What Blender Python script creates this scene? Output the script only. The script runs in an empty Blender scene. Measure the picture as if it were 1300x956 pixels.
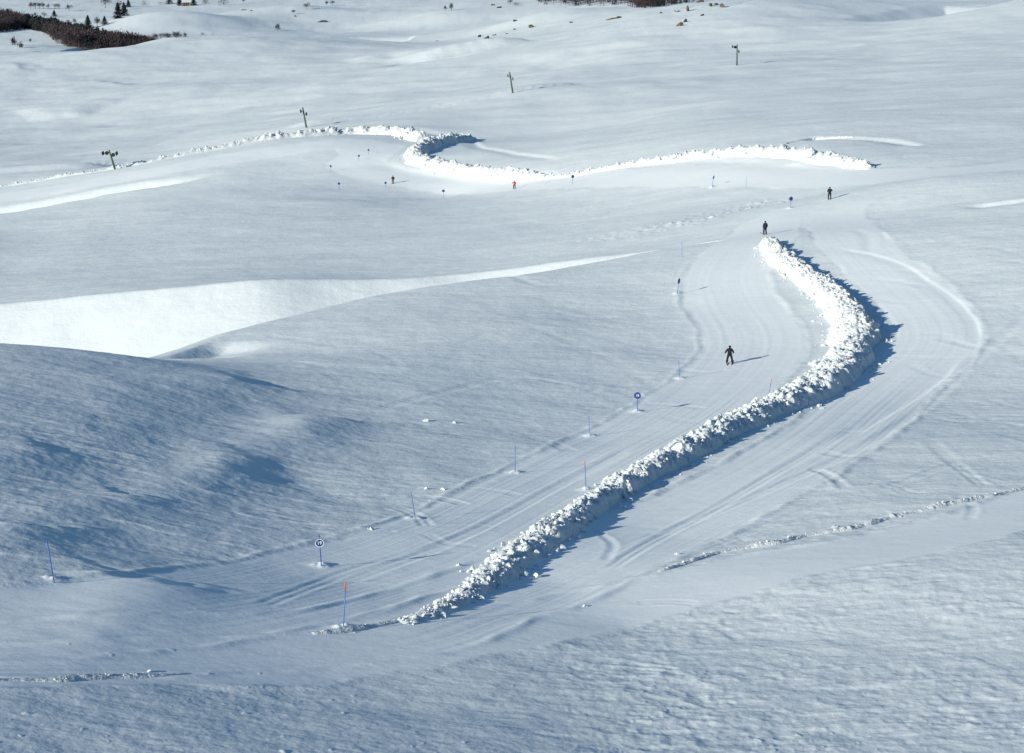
import bpy, bmesh, math, random
import numpy as np
from mathutils import Vector, Matrix, Euler

R = math.radians
scene = bpy.context.scene
col = scene.collection
random.seed(7)
rng = np.random.default_rng(7)

# ------------------------------------------------------------------ camera
PITCH = R(14.8)
FPX = 2500.0                       # focal length in pixels of a 1300 px wide frame
CAMZ = 200.0
SP, CP = math.sin(PITCH), math.cos(PITCH)
cam_data = bpy.data.cameras.new('camera')
cam_data.sensor_width = 36.0
cam_data.lens = 36.0 * FPX / 1300.0
cam_data.clip_start = 1.0
cam_data.clip_end = 30000.0
cam = bpy.data.objects.new('camera', cam_data)
cam.location = (0, 0, CAMZ)
cam.rotation_euler = (math.pi / 2 - PITCH, 0, 0)
col.objects.link(cam)
scene.camera = cam

def point_at(px, py, D):
    v = (py - 478.0) / FPX
    return (D * (px - 650.0) / FPX, D * (CP - v * SP), CAMZ - D * (SP + v * CP))

# ------------------------------------------------------------------ noise
def _hash(ix, iy, seed):
    h = (ix.astype(np.uint32) * np.uint32(374761393) + iy.astype(np.uint32) * np.uint32(668265263)
         + np.uint32((seed * 974634541) & 0xffffffff))
    h = (h ^ (h >> np.uint32(13))) * np.uint32(1274126177)
    h ^= h >> np.uint32(16)
    return h

_G = np.arange(256) * (2 * math.pi / 256.0)
_GC = np.cos(_G).astype(np.float32) * np.float32(1.5); _GS = np.sin(_G).astype(np.float32) * np.float32(1.5)
def gnoise(x, y, seed=0):
    """smooth gradient noise, about -1..1"""
    x, y = np.broadcast_arrays(np.asarray(x, np.float64), np.asarray(y, np.float64))
    fx = np.floor(x); fy = np.floor(y)
    hx = fx.astype(np.int64).astype(np.uint32); hy = fy.astype(np.int64).astype(np.uint32)
    dx = (x - fx).astype(np.float32); dy = (y - fy).astype(np.float32)
    hx = hx * np.uint32(374761393) + np.uint32((seed * 974634541) & 0xffffffff); hy = hy * np.uint32(668265263)
    hx1 = hx + np.uint32(374761393); hy1 = hy + np.uint32(668265263)
    u = dx * dx * dx * (dx * (dx * 6 - 15) + 10); v = dy * dy * dy * (dy * (dy * 6 - 15) + 10)
    def corner(a, b, ex, ey):
        h = a + b
        h = (h ^ (h >> np.uint32(13))) * np.uint32(1274126177)
        h = ((h ^ (h >> np.uint32(16))) >> np.uint32(3)) & np.uint32(255)
        return _GC[h] * ex + _GS[h] * ey
    n0 = corner(hx, hy, dx, dy); n1 = corner(hx1, hy, dx - 1, dy)
    n2 = corner(hx, hy1, dx, dy - 1); n3 = corner(hx1, hy1, dx - 1, dy - 1)
    a = n0 + (n1 - n0) * u; b = n2 + (n3 - n2) * u
    return a + (b - a) * v

def fbm(x, y, seed=0, octaves=4, gain=0.5):
    s = 0.0; a = 1.0; f = 1.0
    for k in range(octaves):
        s = s + a * gnoise(x * f + 17.3 * k, y * f - 9.1 * k, seed + k); a *= gain; f *= 2.03
    return s

def lumps(x, y, cell, prob, seed, rmin=0.25, rmax=0.5):
    """rounded clods scattered one per cell with the given probability (array or number)"""
    gx = x / cell; gy = y / cell
    fx = np.floor(gx); fy = np.floor(gy)
    out = np.zeros_like(gx)
    for ox in (-1, 0, 1):
        for oy in (-1, 0, 1):
            ix = (fx + ox).astype(np.int64) & 0xffffffff; iy = (fy + oy).astype(np.int64) & 0xffffffff
            h1 = _hash(ix, iy, seed) / 4294967296.0; h2 = _hash(ix, iy, seed + 1) / 4294967296.0
            h3 = _hash(ix, iy, seed + 2) / 4294967296.0; h4 = _hash(ix, iy, seed + 3) / 4294967296.0
            r = rmin + (rmax - rmin) * h3 ** 2
            d2 = ((gx - fx - ox - h1) ** 2 + (gy - fy - oy - h2) ** 2) / (r * r)
            b = np.sqrt(np.clip(1 - d2, 0, 1)) * r * (h4 < prob)
            out = np.maximum(out, b)
    return out * cell

def sstep(a, b, x):
    t = np.clip((x - a) / (b - a), 0, 1)
    return t * t * (3 - 2 * t)

# ------------------------------------------------------------------ the lie of the land
# survey lines: (column, row, depth in metres) sighted from the camera, near to far
LINES = [
 [(-250,1150,50),(0,1150,52),(650,1150,57),(1300,1150,61),(1550,1150,61)],
 [(-250,956,66),(0,956,69),(436,956,73),(800,956,78),(1300,956,79.5),(1550,956,79.5)],
 [(-250,867,76),(0,867,78),(436,867,84.5),(800,867,88.5),(1300,867,88.5),(1550,867,88.5)],
 [(-250,797,85),(0,797,87),(436,797,94),(800,797,98),(1300,797,96),(1550,797,96)],
 [(-250,740,91),(0,740,94),(200,740,98),(436,740,105),(700,740,108),(1000,740,104),(1300,740,102),(1550,740,101)],
 [(-250,680,98),(0,680,102),(200,680,109),(407,680,115),(600,680,117),(850,680,119),(1100,680,115),(1300,680,112),(1550,680,110)],
 [(-250,620,106),(0,620,113),(200,620,122),(400,620,131),(525,620,133),(743,620,134),(1000,620,130),(1300,620,126),(1550,620,124)],
 [(-250,560,117),(0,560,126),(150,560,133),(350,560,145),(460,560,149),(650,560,153),(748,560,155),(1000,560,148),(1300,560,143),(1550,560,140)],
 [(-250,500,133),(0,500,144),(150,500,152),(350,500,168),(480,500,172),(650,500,176),(860,500,177),(1000,500,174),(1300,500,168),(1550,500,163)],
 [(-250,440,156),(0,443,166),(100,446,170),(200,456,175),(268,466,180),(330,462,189),(400,450,200)],          # brow of the shaded hill
 [(400,450,198),(600,450,197),(750,450,198),(860,450,198),(1000,450,193),(1150,450,188),(1300,450,184),(1550,450,178)],
 [(480,410,216),(640,400,220),(760,400,222),(861,390,225),(1000,385,219.5),(1150,385,210),(1300,385,204),(1550,385,196)],
 [(200,456,200),(260,436,210),(330,412,221),(480,376,239),(640,352,248),(760,333,257),(870,312,264)],         # near brow of the gully
 [(870,312,264),(972,300,260),(1100,300,251),(1300,300,236),(1550,295,229)],
 [(-250,432,254),(0,405,254),(100,390,258),(200,373,263),(330,357,268),(420,355,272),(500,355,274),(600,347,275),(700,333,273),(800,322,272),(870,312,270)],  # far brow
 [(-250,350,330),(0,340,335),(200,320,340),(400,300,350),(560,290,350),(700,290,330),(800,290,305),(900,285,290),(1000,275,280),(1150,270,270),(1300,262,260),(1550,255,250)],
 [(-250,300,398),(0,300,398),(200,275,400),(400,255,410),(560,250,425),(653,240,408),(727,234,392),(905,238,342),(1003,255,308),(1053,250,291),(1200,225,290),(1300,205,305),(1550,185,320)],
 [(-250,285,455),(0,267,458),(135,243,458),(270,222,462),(400,205,470),(480,198,470)],
 [(-250,262,492),(0,238,497),(130,217,498),(200,202,500),(340,178,508),(470,170,516),(540,172,518)],
 [(600,178,515),(560,212,455),(690,222,418),(760,213,408),(850,200,392),(950,190,375),(1050,195,351),(1105,213,330)],
 [(1180,183,360),(1300,165,370),(1550,150,380)],
 [(750,160,520),(900,140,506),(1100,130,482),(1300,120,472),(1550,110,440)],
 [(-250,238,525),(0,222,530),(141,214.8,537),(270,190,555),(388,161,576),(500,145,592),(647,118,616),(790,100,650),(935,83,676),(1100,78,658),(1300,70,630),(1550,60,605)],
 [(-250,185,735),(50,180,742),(250,150,778),(450,110,818),(620,85,848),(700,82,830),(800,72,806),(1000,55,808),(1185,45,785),(1300,30,785),(1550,20,720)],
 [(-250,120,980),(50,120,945),(250,95,990),(450,77,1010),(560,73,995),(620,63,1005),(680,55,1012)],
 [(-250,70,1250),(60,66,1250),(150,65,1240),(195,50,1235),(270,46,1250),(340,47,1310),(440,50,1390),(520,56.5,1430),(600,54,1250),(650,48,1170),(740,33,1150),(800,20,1180)],
 [(715,72,835),(740,61,850),(800,45,880),(850,31,900),(930,10,930),(970,-2,975),(1100,10,1085),(1185,20,1150)],
 [(1188,22,915),(1300,0,885),(1550,-20,860)],
 [(-250,75,1450),(60,68,1450),(200,58,1450),(320,42,1600),(450,42,1750),(600,38,1620),(740,25,1320),(850,10,1300),(920,0,1300)],
 [(-250,40,1900),(60,35,1900),(200,28,1900),(400,15,2050),(600,10,1880),(800,5,1700),(1000,2,1500),(1200,10,1500),(1300,-5,1500),(1550,-15,1500)],
 [(-250,0,2500),(200,-3,2500),(600,-8,2400),(1000,-20,2400),(1550,-28,2400)],
 [(-250,-60,4000),(650,-64,4000),(1550,-68,4000)],
 [(-250,-110,7000),(650,-125,7000),(1550,-120,7000)],
 [(-250,-150,11000),(650,-160,11000),(1550,-150,11000)],
]
def spread_points():
    pts = []
    for L in LINES:
        L = list(L)
        if L[0][0] <= -250: L.insert(0, (-800, L[0][1], L[0][2]))
        if L[-1][0] >= 1550: L.append((2100, L[-1][1], L[-1][2]))
        xs = [p[0] for p in L]
        mono = all(b > a for a, b in zip(xs, xs[1:]))
        for (x0, y0, d0), (x1, y1, d1) in zip(L, L[1:]):
            n = max(1, int(round(abs(x1 - x0) / 34.0))) if x0 >= -250 and x1 <= 1550 else 4
            for k in range(n):
                t = k / n
                pts.append(point_at(x0 + (x1 - x0) * t, y0 + (y1 - y0) * t, d0 * (d1 / d0) ** t))
        pts.append(point_at(*L[-1]))
    for Y, z in ((8, -5), (13, -7.6), (20, -11.2), (30, -16.6), (38, -21)):
        for a in (-.7, -.5, -.35, -.2, 0, .2, .35, .5, .7): pts.append((a * Y, Y, CAMZ + z))
    return np.array(pts)
PTS = spread_points()

def tps_fit(P, lam):
    a = P[:, 0] / P[:, 1]; b = np.log(P[:, 1]); w = (P[:, 2] - CAMZ) / P[:, 1]
    n = len(a)
    r2 = (a[:, None] - a) ** 2 + (b[:, None] - b) ** 2
    K = 0.5 * r2 * np.log(r2 + 1e-12) + lam * np.eye(n)
    Q = np.stack([np.ones(n), a, b], 1)
    A = np.zeros((n + 3, n + 3)); A[:n, :n] = K; A[:n, n:] = Q; A[n:, :n] = Q.T
    s = np.linalg.solve(A, np.concatenate([w, np.zeros(3)]))
    return a, b, s
TA, TB, TS = tps_fit(PTS, 2e-4)
# coarse table in (X/Y, ln Y)
CA = np.linspace(-0.72, 0.72, 300)
CB = np.concatenate([np.linspace(math.log(5), math.log(58), 40, endpoint=False), np.linspace(math.log(58), math.log(560), 430, endpoint=False), np.linspace(math.log(560), math.log(11500), 300)])
def tps_table():
    out = np.zeros((len(CB), len(CA)))
    n = len(TA)
    for i, b in enumerate(CB):
        r2 = (CA[:, None] - TA) ** 2 + (b - TB) ** 2
        out[i] = (0.5 * r2 * np.log(r2 + 1e-12)) @ TS[:n] + TS[n] + TS[n + 1] * CA + TS[n + 2] * b
    return out
CT = tps_table()

def _cubic(t):
    t2 = t * t; t3 = t2 * t
    return (-0.5 * t3 + t2 - 0.5 * t, 1.5 * t3 - 2.5 * t2 + 1, -1.5 * t3 + 2 * t2 + 0.5 * t, 0.5 * t3 - 0.5 * t2)
CI = np.arange(len(CB), dtype=float)
def base_z(X, Y):
    X = np.asarray(X, float); Y = np.asarray(Y, float)
    a = np.clip((X / Y - CA[0]) / (CA[1] - CA[0]), 1, len(CA) - 3.001)
    b = np.clip(np.interp(np.log(np.maximum(Y, 5.01)), CB, CI), 1, len(CB) - 3.001)
    ia = np.floor(a).astype(int); ib = np.floor(b).astype(int)
    wa = _cubic(a - ia); wb = _cubic(b - ib)
    s = 0.0
    for j in range(4):
        row = 0.0
        for i in range(4):
            row = row + wa[i] * CT[ib + j - 1, ia + i - 1]
        s = s + wb[j] * row
    return CAMZ + s * Y

def sight(px, py, zfun, d0=40.0, d1=6000.0, n=5000):
    """the ground point seen from the camera in a direction"""
    D = np.exp(np.linspace(math.log(d0), math.log(d1), n))
    v = (py - 478.0) / FPX
    X = D * (px - 650.0) / FPX; Y = D * (CP - v * SP); Z = CAMZ - D * (SP + v * CP)
    g = Z - zfun(X, Y)
    k = np.argmax(g < 0)
    if k == 0: k = n - 1
    t = g[k - 1] / (g[k - 1] - g[k] + 1e-12)
    d = D[k - 1] + (D[k] - D[k - 1]) * t
    return np.array([d * (px - 650.0) / FPX, d * (CP - v * SP)])

def line_on(pl, zfun, step=None):
    """a line drawn over the picture, laid on the ground (world XY), smoothed and resampled"""
    if len(pl[0]) == 3:
        return np.array([point_at(*q)[:2] for q in smooth_line(pl)])
    return np.array([sight(x, y, zfun) for x, y in smooth_line(pl)])

def smooth_line(pl, per=6):
    P = np.array(pl, float)
    if len(P) < 3: 
        t = np.linspace(0, 1, per + 1)[:, None]
        return P[0] * (1 - t) + P[1] * t
    Q = np.vstack([2 * P[0] - P[1], P, 2 * P[-1] - P[-2]])
    out = []
    for k in range(1, len(Q) - 2):
        for i in range(per):
            w = _cubic(i / per)
            out.append(w[0] * Q[k - 1] + w[1] * Q[k] + w[2] * Q[k + 1] + w[3] * Q[k + 2])
    out.append(P[-1])
    return np.array(out)

def to_line(X, Y, L):
    """distance (positive on the left of the line), length along it (0..1)"""
    seg = np.hypot(*(L[1:] - L[:-1]).T); cum = np.concatenate([[0], np.cumsum(seg)])
    best = np.full(X.shape, 1e18); side = np.zeros(X.shape); along = np.zeros(X.shape)
    for k in range(len(L) - 1):
        dx, dy = (L[k + 1] - L[k]) / max(seg[k], 1e-9)
        rx = X - L[k, 0]; ry = Y - L[k, 1]
        t = np.clip(rx * dx + ry * dy, 0, seg[k])
        d2 = (rx - t * dx) ** 2 + (ry - t * dy) ** 2
        m = d2 < best
        best = np.where(m, d2, best); side = np.where(m, dx * ry - dy * rx, side); along = np.where(m, cum[k] + t, along)
    return np.sqrt(best) * np.where(side < 0, -1, 1), along / cum[-1], cum[-1]
# ------------------------------------------------------------------ fine snow grid
# columns follow X/Y, rows follow ln Y, denser where the snow is looked at closely
def axis(breaks):
    out = []
    for (x0, x1, step) in breaks:
        n = max(1, int(round((x1 - x0) / step)))
        out.append(np.linspace(x0, x1, n, endpoint=False))
    out.append([breaks[-1][1]])
    return np.concatenate(out)
L_ = math.log
GA = axis([(-0.70, -0.36, 0.006), (-0.36, -0.295, 0.0015), (-0.295, 0.295, 0.00058), (0.295, 0.36, 0.0015), (0.36, 0.70, 0.006)])
GB = axis([(L_(6), L_(50), 0.03), (L_(50), L_(62), 0.004), (L_(62), L_(130), 0.0014), (L_(130), L_(210), 0.0018), (L_(210), L_(300), 0.0019),
           (L_(300), L_(480), 0.003), (L_(480), L_(1300), 0.0042), (L_(1300), L_(2600), 0.008), (L_(2600), L_(11000), 0.04)])
GX = np.exp(GB)[:, None] * GA[None, :]
GY = np.repeat(np.exp(GB)[:, None], len(GA), 1)
BASE = base_z(GX, GY)
dB = np.gradient(GB); dA = np.gradient(GA)
SPACE = np.maximum(dB[:, None], dA[None, :]) * GY          # spacing of the grid: finer relief than this is left out

def fade(wave):
    return sstep(1.6, 3.2, wave / SPACE)

DZ = np.zeros_like(BASE)

def around(L, margin):
    x0, y0 = L.min(0) - margin; x1, y1 = L.max(0) + margin
    r = np.where((GY[:, 0] >= y0) & (GY[:, 0] <= y1))[0]
    if len(r) == 0: return None
    r0, r1 = r[0], r[-1] + 1
    a0 = min(x0 / GY[r0, 0], x0 / GY[r1 - 1, 0]); a1 = max(x1 / GY[r0, 0], x1 / GY[r1 - 1, 0])
    c = np.where((GA >= a0) & (GA <= a1))[0]
    if len(c) == 0: return None
    return slice(r0, r1), slice(c[0], c[-1] + 1)

def bank(pl, A, w, Lnear, ends=0.18, taper=(1, 1), narrow=1.0, steep=False):
    """a drift bank: its top along the line, its lit face on the near side, a hollow at its foot"""
    L = line_on(pl, base_z)
    s = around(L, w + 3 * Lnear)
    if s is None: return
    X = GX[s]; Y = GY[s]
    d, t, n = to_line(X, Y, L)
    k = 1 + (narrow - 1) * t
    d = (d + 0.14 * w * gnoise(X / (6 * w), Y / (6 * w), 31)) / k
    u = -d
    e = np.minimum(sstep(0, ends, t), sstep(0, ends, 1 - t)) * (taper[0] * (1 - t) + taper[1] * t)
    f = (0.35 * sstep(-0.1 * w, w, u) + 0.65 * np.clip((u + 0.05 * w) / (1.05 * w), 0, 1)) * (np.where(u > w, np.exp(-((u - w) / Lnear) ** 2), 1) if not steep else 1 - sstep(w + 0.55 * Lnear, w + 1.25 * Lnear, u))
    DZ[s] -= A * e * f

def ridge(pl, h, w, lumpy=0.5, ends=0.08):
    L = line_on(pl, base_z)
    s = around(L, 4 * w)
    if s is None: return
    X = GX[s]; Y = GY[s]
    d, t, n = to_line(X, Y, L)
    d = d + 0.6 * w * gnoise(X / (5 * w), Y / (5 * w), 77)
    e = np.minimum(sstep(0, ends, t), sstep(0, ends, 1 - t))
    DZ[s] += h * e * np.exp(-(d / w) ** 2) * (1 + lumpy * 1.6 * gnoise(X / (1.5 * w), Y / (1.5 * w), 78))

# --- drift banks that catch the sun
bank([(465,80,930),(490,74,950),(515,69,970)], 3, 12, 24, 0.4)
bank([(525,163),(560,167),(590,171)], 0.4, 2.0, 4, 0.3)
bank([(1215,263),(1260,257),(1330,249)], 0.4, 1.1, 3, 0.3)
bank([(1005,176),(1040,173),(1090,173),(1140,177),(1182,186)], 0.45, 1.4, 3, 0.15)
bank([(1060,312),(1085,318),(1115,323),(1150,335),(1185,357),(1215,378),(1240,403),(1247,425),(1240,442)], 0.075, 0.4, 1.2, 0.12)
bank([(1225,452),(1205,478),(1165,508),(1120,535),(1075,565)], 0.1, 0.5, 1.6, 0.2)
bank([(600,178),(615,186),(640,190),(690,197),(720,203)], 0.3, 1.2, 2.5, 0.15)

def gully(far_line, near_line, slope, deepest, tail=0.015):
    """the gully between two brows: its far wall faces the sun"""
    Lf = line_on(far_line, base_z); Ln = line_on(near_line, base_z)
    s = around(np.concatenate([Lf, Ln]), 6)
    X = GX[s]; Y = GY[s]
    u, t, n = to_line(X, Y, Lf); dn, tn, nn = to_line(X, Y, Ln)
    q = np.clip((dn - u) / 14, 0, 1)
    u = -u + q * 0.8 * gnoise(X / 24, Y / 24, 31) + 0.10 * gnoise(X / 6, Y / 6, 32); dn = dn + q * 0.6 * gnoise(X / 14, Y / 14, 34)
    gap = np.maximum(u + dn, 0.3)
    w = np.minimum(0.5 * gap, deepest / slope)
    e = np.minimum(sstep(0, 0.05, t), sstep(0, tail, 1 - t))
    face = 0.12 * sstep(0, 1, u / w) + 0.88 * np.clip(u / w, 0, 1)
    DZ[s] -= np.where((u > 0) & (dn > 0), e * slope * w * face * sstep(0, 0.4, dn / gap), 0)
gully([(-400,455,278),(-180,428,277),(0,405,276),(100,390,274),(200,373,272),(330,357,271),(420,355,273),(500,355,274),(600,347,275),(700,333,273),(800,322,271),(880,311,268.5),(925,303,266)],
      [(-400,520,165),(-180,500,175),(0,485,185),(100,472,192),(200,456,200),(260,435,210),(330,412,221),(480,376,239),(640,352,248),(760,333,257),(880,311,263.5),(925,303,262)], 0.51, 13.0)

gully([(-140,286,467),(0,262,465),(60,253,465),(110,245,465),(180,230,465),(235,222.5,464),(290,217.5,466)],
      [(-140,300,449),(0,274,450),(60,260.5,451),(135,244.5,452),(200,236,454),(270,222,461),(292,218,465)], 0.62, 5.0, 0.3)
gully([(715,60,935),(740,50,945),(800,35,965),(850,22,985),(930,2,1010),(985,-10,1050)],
      [(715,72,838),(740,61,852),(800,45,882),(850,31,902),(930,10,932),(985,-4,985)], 0.25, 9.0)
gully([(1060,42,900),(1120,30,940),(1188,14,985),(1250,2,965),(1330,-12,945)],
      [(1060,48,832),(1120,36,872),(1188,22,917),(1250,9,903),(1330,-6,885)], 0.28, 7.0)
gully([(100,57,1420),(190,43,1420),(270,41,1430),(340,43,1480),(440,46,1540),(530,53,1540)],
      [(100,66,1250),(190,50,1245),(270,46,1265),(340,47,1330),(440,50,1410),(530,57.5,1450)], 0.3, 12.0)

bank([(200,464,200),(235,455,205),(275,441,212)], 0.9, 2.4, 4.0, 0.35)

def rise(pl, A, w, Lback, ends=0.2, taper=(1, 1)):
    """a step up across the line: the lit face is on the near side, the top eases back into the slope behind"""
    L = line_on(pl, base_z); s = around(L, w + 3 * Lback)
    X = GX[s]; Y = GY[s]
    d, t, n = to_line(X, Y, L)
    d = d + 0.12 * w * gnoise(X / (5 * w), Y / (5 * w), 36)
    e = np.minimum(sstep(0, ends, t), sstep(0, ends, 1 - t)) * (taper[0] * (1 - t) + taper[1] * t)
    DZ[s] += A * e * np.clip((d + w) / w, 0, 1) * np.exp(-(np.maximum(d, 0) / Lback) ** 2)
rise([(490,88,964),(700,45,1003)], 5.5, 11.0, 60, 0.35, (0.8, 1.35))
rise([(440,78,985),(505,70,990)], 1.5, 8.0, 35, 0.45)
rise([(30,157,828),(65,152,832),(90,153,834),(120,157,832)], 1.6, 5.0, 60, 0.4)
rise([(-60,222,527),(0,219,530),(50,217,531),(80,215.5,532),(125,216,535),(155,217,536)], 1.8, 5.0, 26, 0.25)
rise([(365,161,577),(420,151,582),(500,139,592),(570,129,603),(640,119.5,614),(700,113,625),(740,108,634)], 0.95, 2.4, 14, 0.08)
rise([(745,106,636),(850,93,660),(950,84,676)], 0.4, 4.0, 16, 0.2)
rise([(640,92,800),(720,80,845),(800,77,850),(880,76,850)], 1.5, 10.0, 45, 0.3)

def dome(px, D, A, rx, ry, turn=0.0):
    x0 = (px - 650) * D / FPX; y0 = D * 1.03
    c = np.array([[x0, y0], [x0 + 1, y0]]); s = around(c, 2.6 * max(rx, ry))
    X = GX[s] - x0; Y = GY[s] - y0
    a, b = X * math.cos(turn) + Y * math.sin(turn), -X * math.sin(turn) + Y * math.cos(turn)
    DZ[s] += A * np.exp(-(a / rx) ** 2 - (b / ry) ** 2)
dome(215, 1780, 15, 70, 90, 0.3); dome(20, 1400, 7, 45, 60); dome(360, 1950, 10, 60, 80); dome(700, 1450, 7, 55, 70, 0.4)
dome(560, 1750, 8, 60, 70); dome(290, 1120, 5, 60, 50, 0.2); dome(90, 1080, 4, 50, 45); dome(230, 860, 3, 45, 40)

def hump(p0, p1, A, w, Lback):
    """a low drift between two points: rises gently from the left, drops on the right of the line"""
    a = sight(*p0, base_z); c = sight(*p1, base_z)
    n = np.hypot(*(c - a)); ux, uy = (c - a) / n
    s = around(np.array([a, c]), 3 * Lback)
    X = GX[s] - a[0]; Y = GY[s] - a[1]
    t = (X * ux + Y * uy) / n
    d = uy * X - ux * Y + 0.6 * w * gnoise(GX[s] / (2.5 * w), GY[s] / (2.5 * w), 33) + 0.3 * w * gnoise(GX[s] / (0.7 * w), GY[s] / (0.5 * w), 37) + n * 0.22 * (2 * t - 1) ** 2
    e = np.exp(-((t - 0.5) / 0.42) ** 2)
    DZ[s] += A * e * np.where(d > 0, np.exp(-(d / Lback) ** 2), 1 - sstep(0, w, -d))
hump((245,472), (385,512), 0.75, 5.5, 14)
hump((345,528), (465,545), 0.62, 5.0, 14)
hump((240,572), (365,600), 0.48, 7.0, 14)
hump((80,735), (290,768), 0.38, 2.5, 10)
hump((100,620), (220,650), 0.3, 2.0, 10)
hump((-60,660), (120,690), 0.35, 2.0, 10)
hump((0,560), (110,590), 0.3, 2.0, 10)
hump((100,105), (170,110), 1.6, 14, 40)

hump((-30,90), (60,96), 1.8, 14, 40)
bank([(490,195),(505,206),(535,214),(580,220),(640,224),(700,227)], 0.3, 2.5, 4, 0.2)
bank([(800,209),(850,203),(900,200),(960,201),(1030,207),(1075,212)], 0.3, 2.5, 4, 0.2)

# --- pistes (centre lines, half widths): the groomer has flattened them
PISTES = [
 ([(1075,250),(1030,258),(990,276),(962,300),(932,330),(920,358),(932,392),(952,418),(955,445),(925,482),(860,530),(760,585),(680,630),(590,678),(500,715),(380,745),(200,775),(0,795),(-150,800)], 5.5),
 ([(1120,238),(1065,262),(1070,295),(1130,350),(1180,400),(1185,440),(1130,490),(1060,550),(960,610),(860,660),(760,705),(660,745),(560,775),(440,805),(200,820),(0,825)], 4.6),
 ([(1480,585),(1300,650),(1150,690),(1000,715),(850,750),(700,785),(560,810),(350,838),(100,845),(-150,850)], 3.6),
 ([(-150,262),(0,250),(150,226),(300,200),(420,186),(470,190),(455,207),(500,222),(600,233),(760,227),(900,222),(1050,225),(1200,218),(1400,195)], 8.0),
]
PM = np.zeros_like(BASE); TRACK = np.zeros_like(BASE); EDGE = np.zeros_like(BASE)
PL = []
for k, (pl, hw) in enumerate(PISTES):
    L = line_on(pl, base_z); PL.append(L)
    s = around(L, hw * 2.2)
    X = GX[s]; Y = GY[s]
    d, t, n = to_line(X, Y, L)
    wob = 0.5 * gnoise(X / 9, Y / 9, 40 + k) + 0.25 * gnoise(X / 2.3, Y / 2.3, 44 + k)
    a = np.abs(d) + wob * (0.8 if hw < 7 else 2.0)
    m = (1 - sstep(hw * 0.86, hw * 1.02, a)) * sstep(0, 0.1 if k < 2 else 0.02, t)
    PM[s] = np.maximum(PM[s], m)
    # grooves left by skis and by the groomer, running with the piste
    f = fade(1.1)[s]
    dd = d + 0.5 * gnoise(t * n / 40, d * 0 + 3.1, 50 + k)
    g = gnoise(dd * 1.9, t * n / 60, 60 + k) * 0.55 + gnoise(dd * 0.8, t * n / 45, 61 + k) + 0.7 * gnoise(dd * 3.6, t * n / 90, 63 + k) * (SPACE[s] < 0.3)
    TRACK[s] += m * g * 0.017 * f * (0.35 if k == 2 else 1.0)
    rim = np.exp(-((a - hw * 1.03) / 0.35) ** 2) * (0.5 + 0.9 * np.clip(gnoise(X / 3.0, Y / 3.0, 70 + k) + 0.3, 0, 1.3))
    EDGE[s] = np.maximum(EDGE[s], rim * sstep(1.0, 4.0, 0.9 / SPACE[s]) * (1 if hw < 7 else 0.0))

off = 1 - PM
# --- wind-packed relief
WX = GX * math.cos(R(12)) + GY * math.sin(R(12)); WY = -GX * math.sin(R(12)) + GY * math.cos(R(12))
far = sstep(180, 700, GY)
# broad swells
DZ += far * (1.3 * gnoise(GX / 70, GY / 55, 1) + 0.35 * np.abs(gnoise(GX / 32, GY / 40, 9)))
DZ += far * 0.30 * fbm(WX / 30, WY / 17, 4, 4)
DZ += (0.16 + 0.1 * far) * gnoise(GX / 17, GY / 12, 2) * (1 - 0.6 * PM)
DZ += 0.055 * fbm(WX / 6.0, WY / 4.5, 3, 4) * off * fade(3.5)
# rough crust of the near slopes
hill = sstep(0, 1, 1.2 - np.hypot((GX + 26) / 26, (GY - 118) / 48) )
shelf = sstep(-0.02, 0.07, GX / GY) * sstep(120, 70, GY)
patch = np.clip(0.75 + 0.55 * fbm(GX / 12, GY / 9, 11, 3), 0.05, 1.6)
rough = (0.5 + 0.2 * hill + 0.46 * shelf) * patch * off * (1 - 0.72 * sstep(150, 260, GY))
DZ += 0.036 * rough * sstep(-0.02, 0.07, GX / GY) * np.clip(1 - 2.2 * np.abs(fbm(WX / 3.4, WY / 1.3, 16, 3)), -0.2, 1) * fade(1.2)
DZ += 0.015 * rough * fbm(WX / 1.0, WY / 1.2, 5, 3) * fade(1.0)
r1 = 1 - np.abs(fbm(WX / 1.5, WY / 1.6, 6, 2)) * 1.7
DZ += (0.019 + 0.011 * sstep(0, 1, shelf)) * rough * np.clip(r1, -0.3, 1) * fade(1.1)
near = GY < 330
ri = np.where(near[:, 0])[0]; sl = slice(ri[0], ri[-1] + 1)
SX = GX[sl] + 0.25 * gnoise(GX[sl] / 0.6, GY[sl] / 0.6, 21); SY = GY[sl] + 0.25 * gnoise(GX[sl] / 0.6, GY[sl] / 0.6, 22)
DZ[sl] += 0.012 * rough[sl] * gnoise(GX[sl] / 0.21, GY[sl] / 0.3, 18) * fade(0.26)[sl]
DZ[sl] += 0.017 * rough[sl] * np.clip(gnoise(SX / 0.5, SY / 0.6, 8), -0.35, 1) * fade(0.45)[sl]
clump = np.clip(0.2 + 1.3 * gnoise(GX[sl] / 5, GY[sl] / 3, 23), 0, 1.3)
DZ[sl] += lumps(SX, SY, 0.30, np.clip(0.5 * clump * rough[sl] ** 2 + 0.22 * EDGE[sl] * clump, 0, 0.6), 90, 0.10, 0.5) * 0.42 * fade(0.26)[sl]
DZ[sl] += lumps(SX, SY, 1.7, np.clip(0.025 * clump * rough[sl] + 0.05 * EDGE[sl] * clump, 0, 0.3), 95, 0.06, 0.2) * 0.7 * fade(0.5)[sl]
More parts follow.
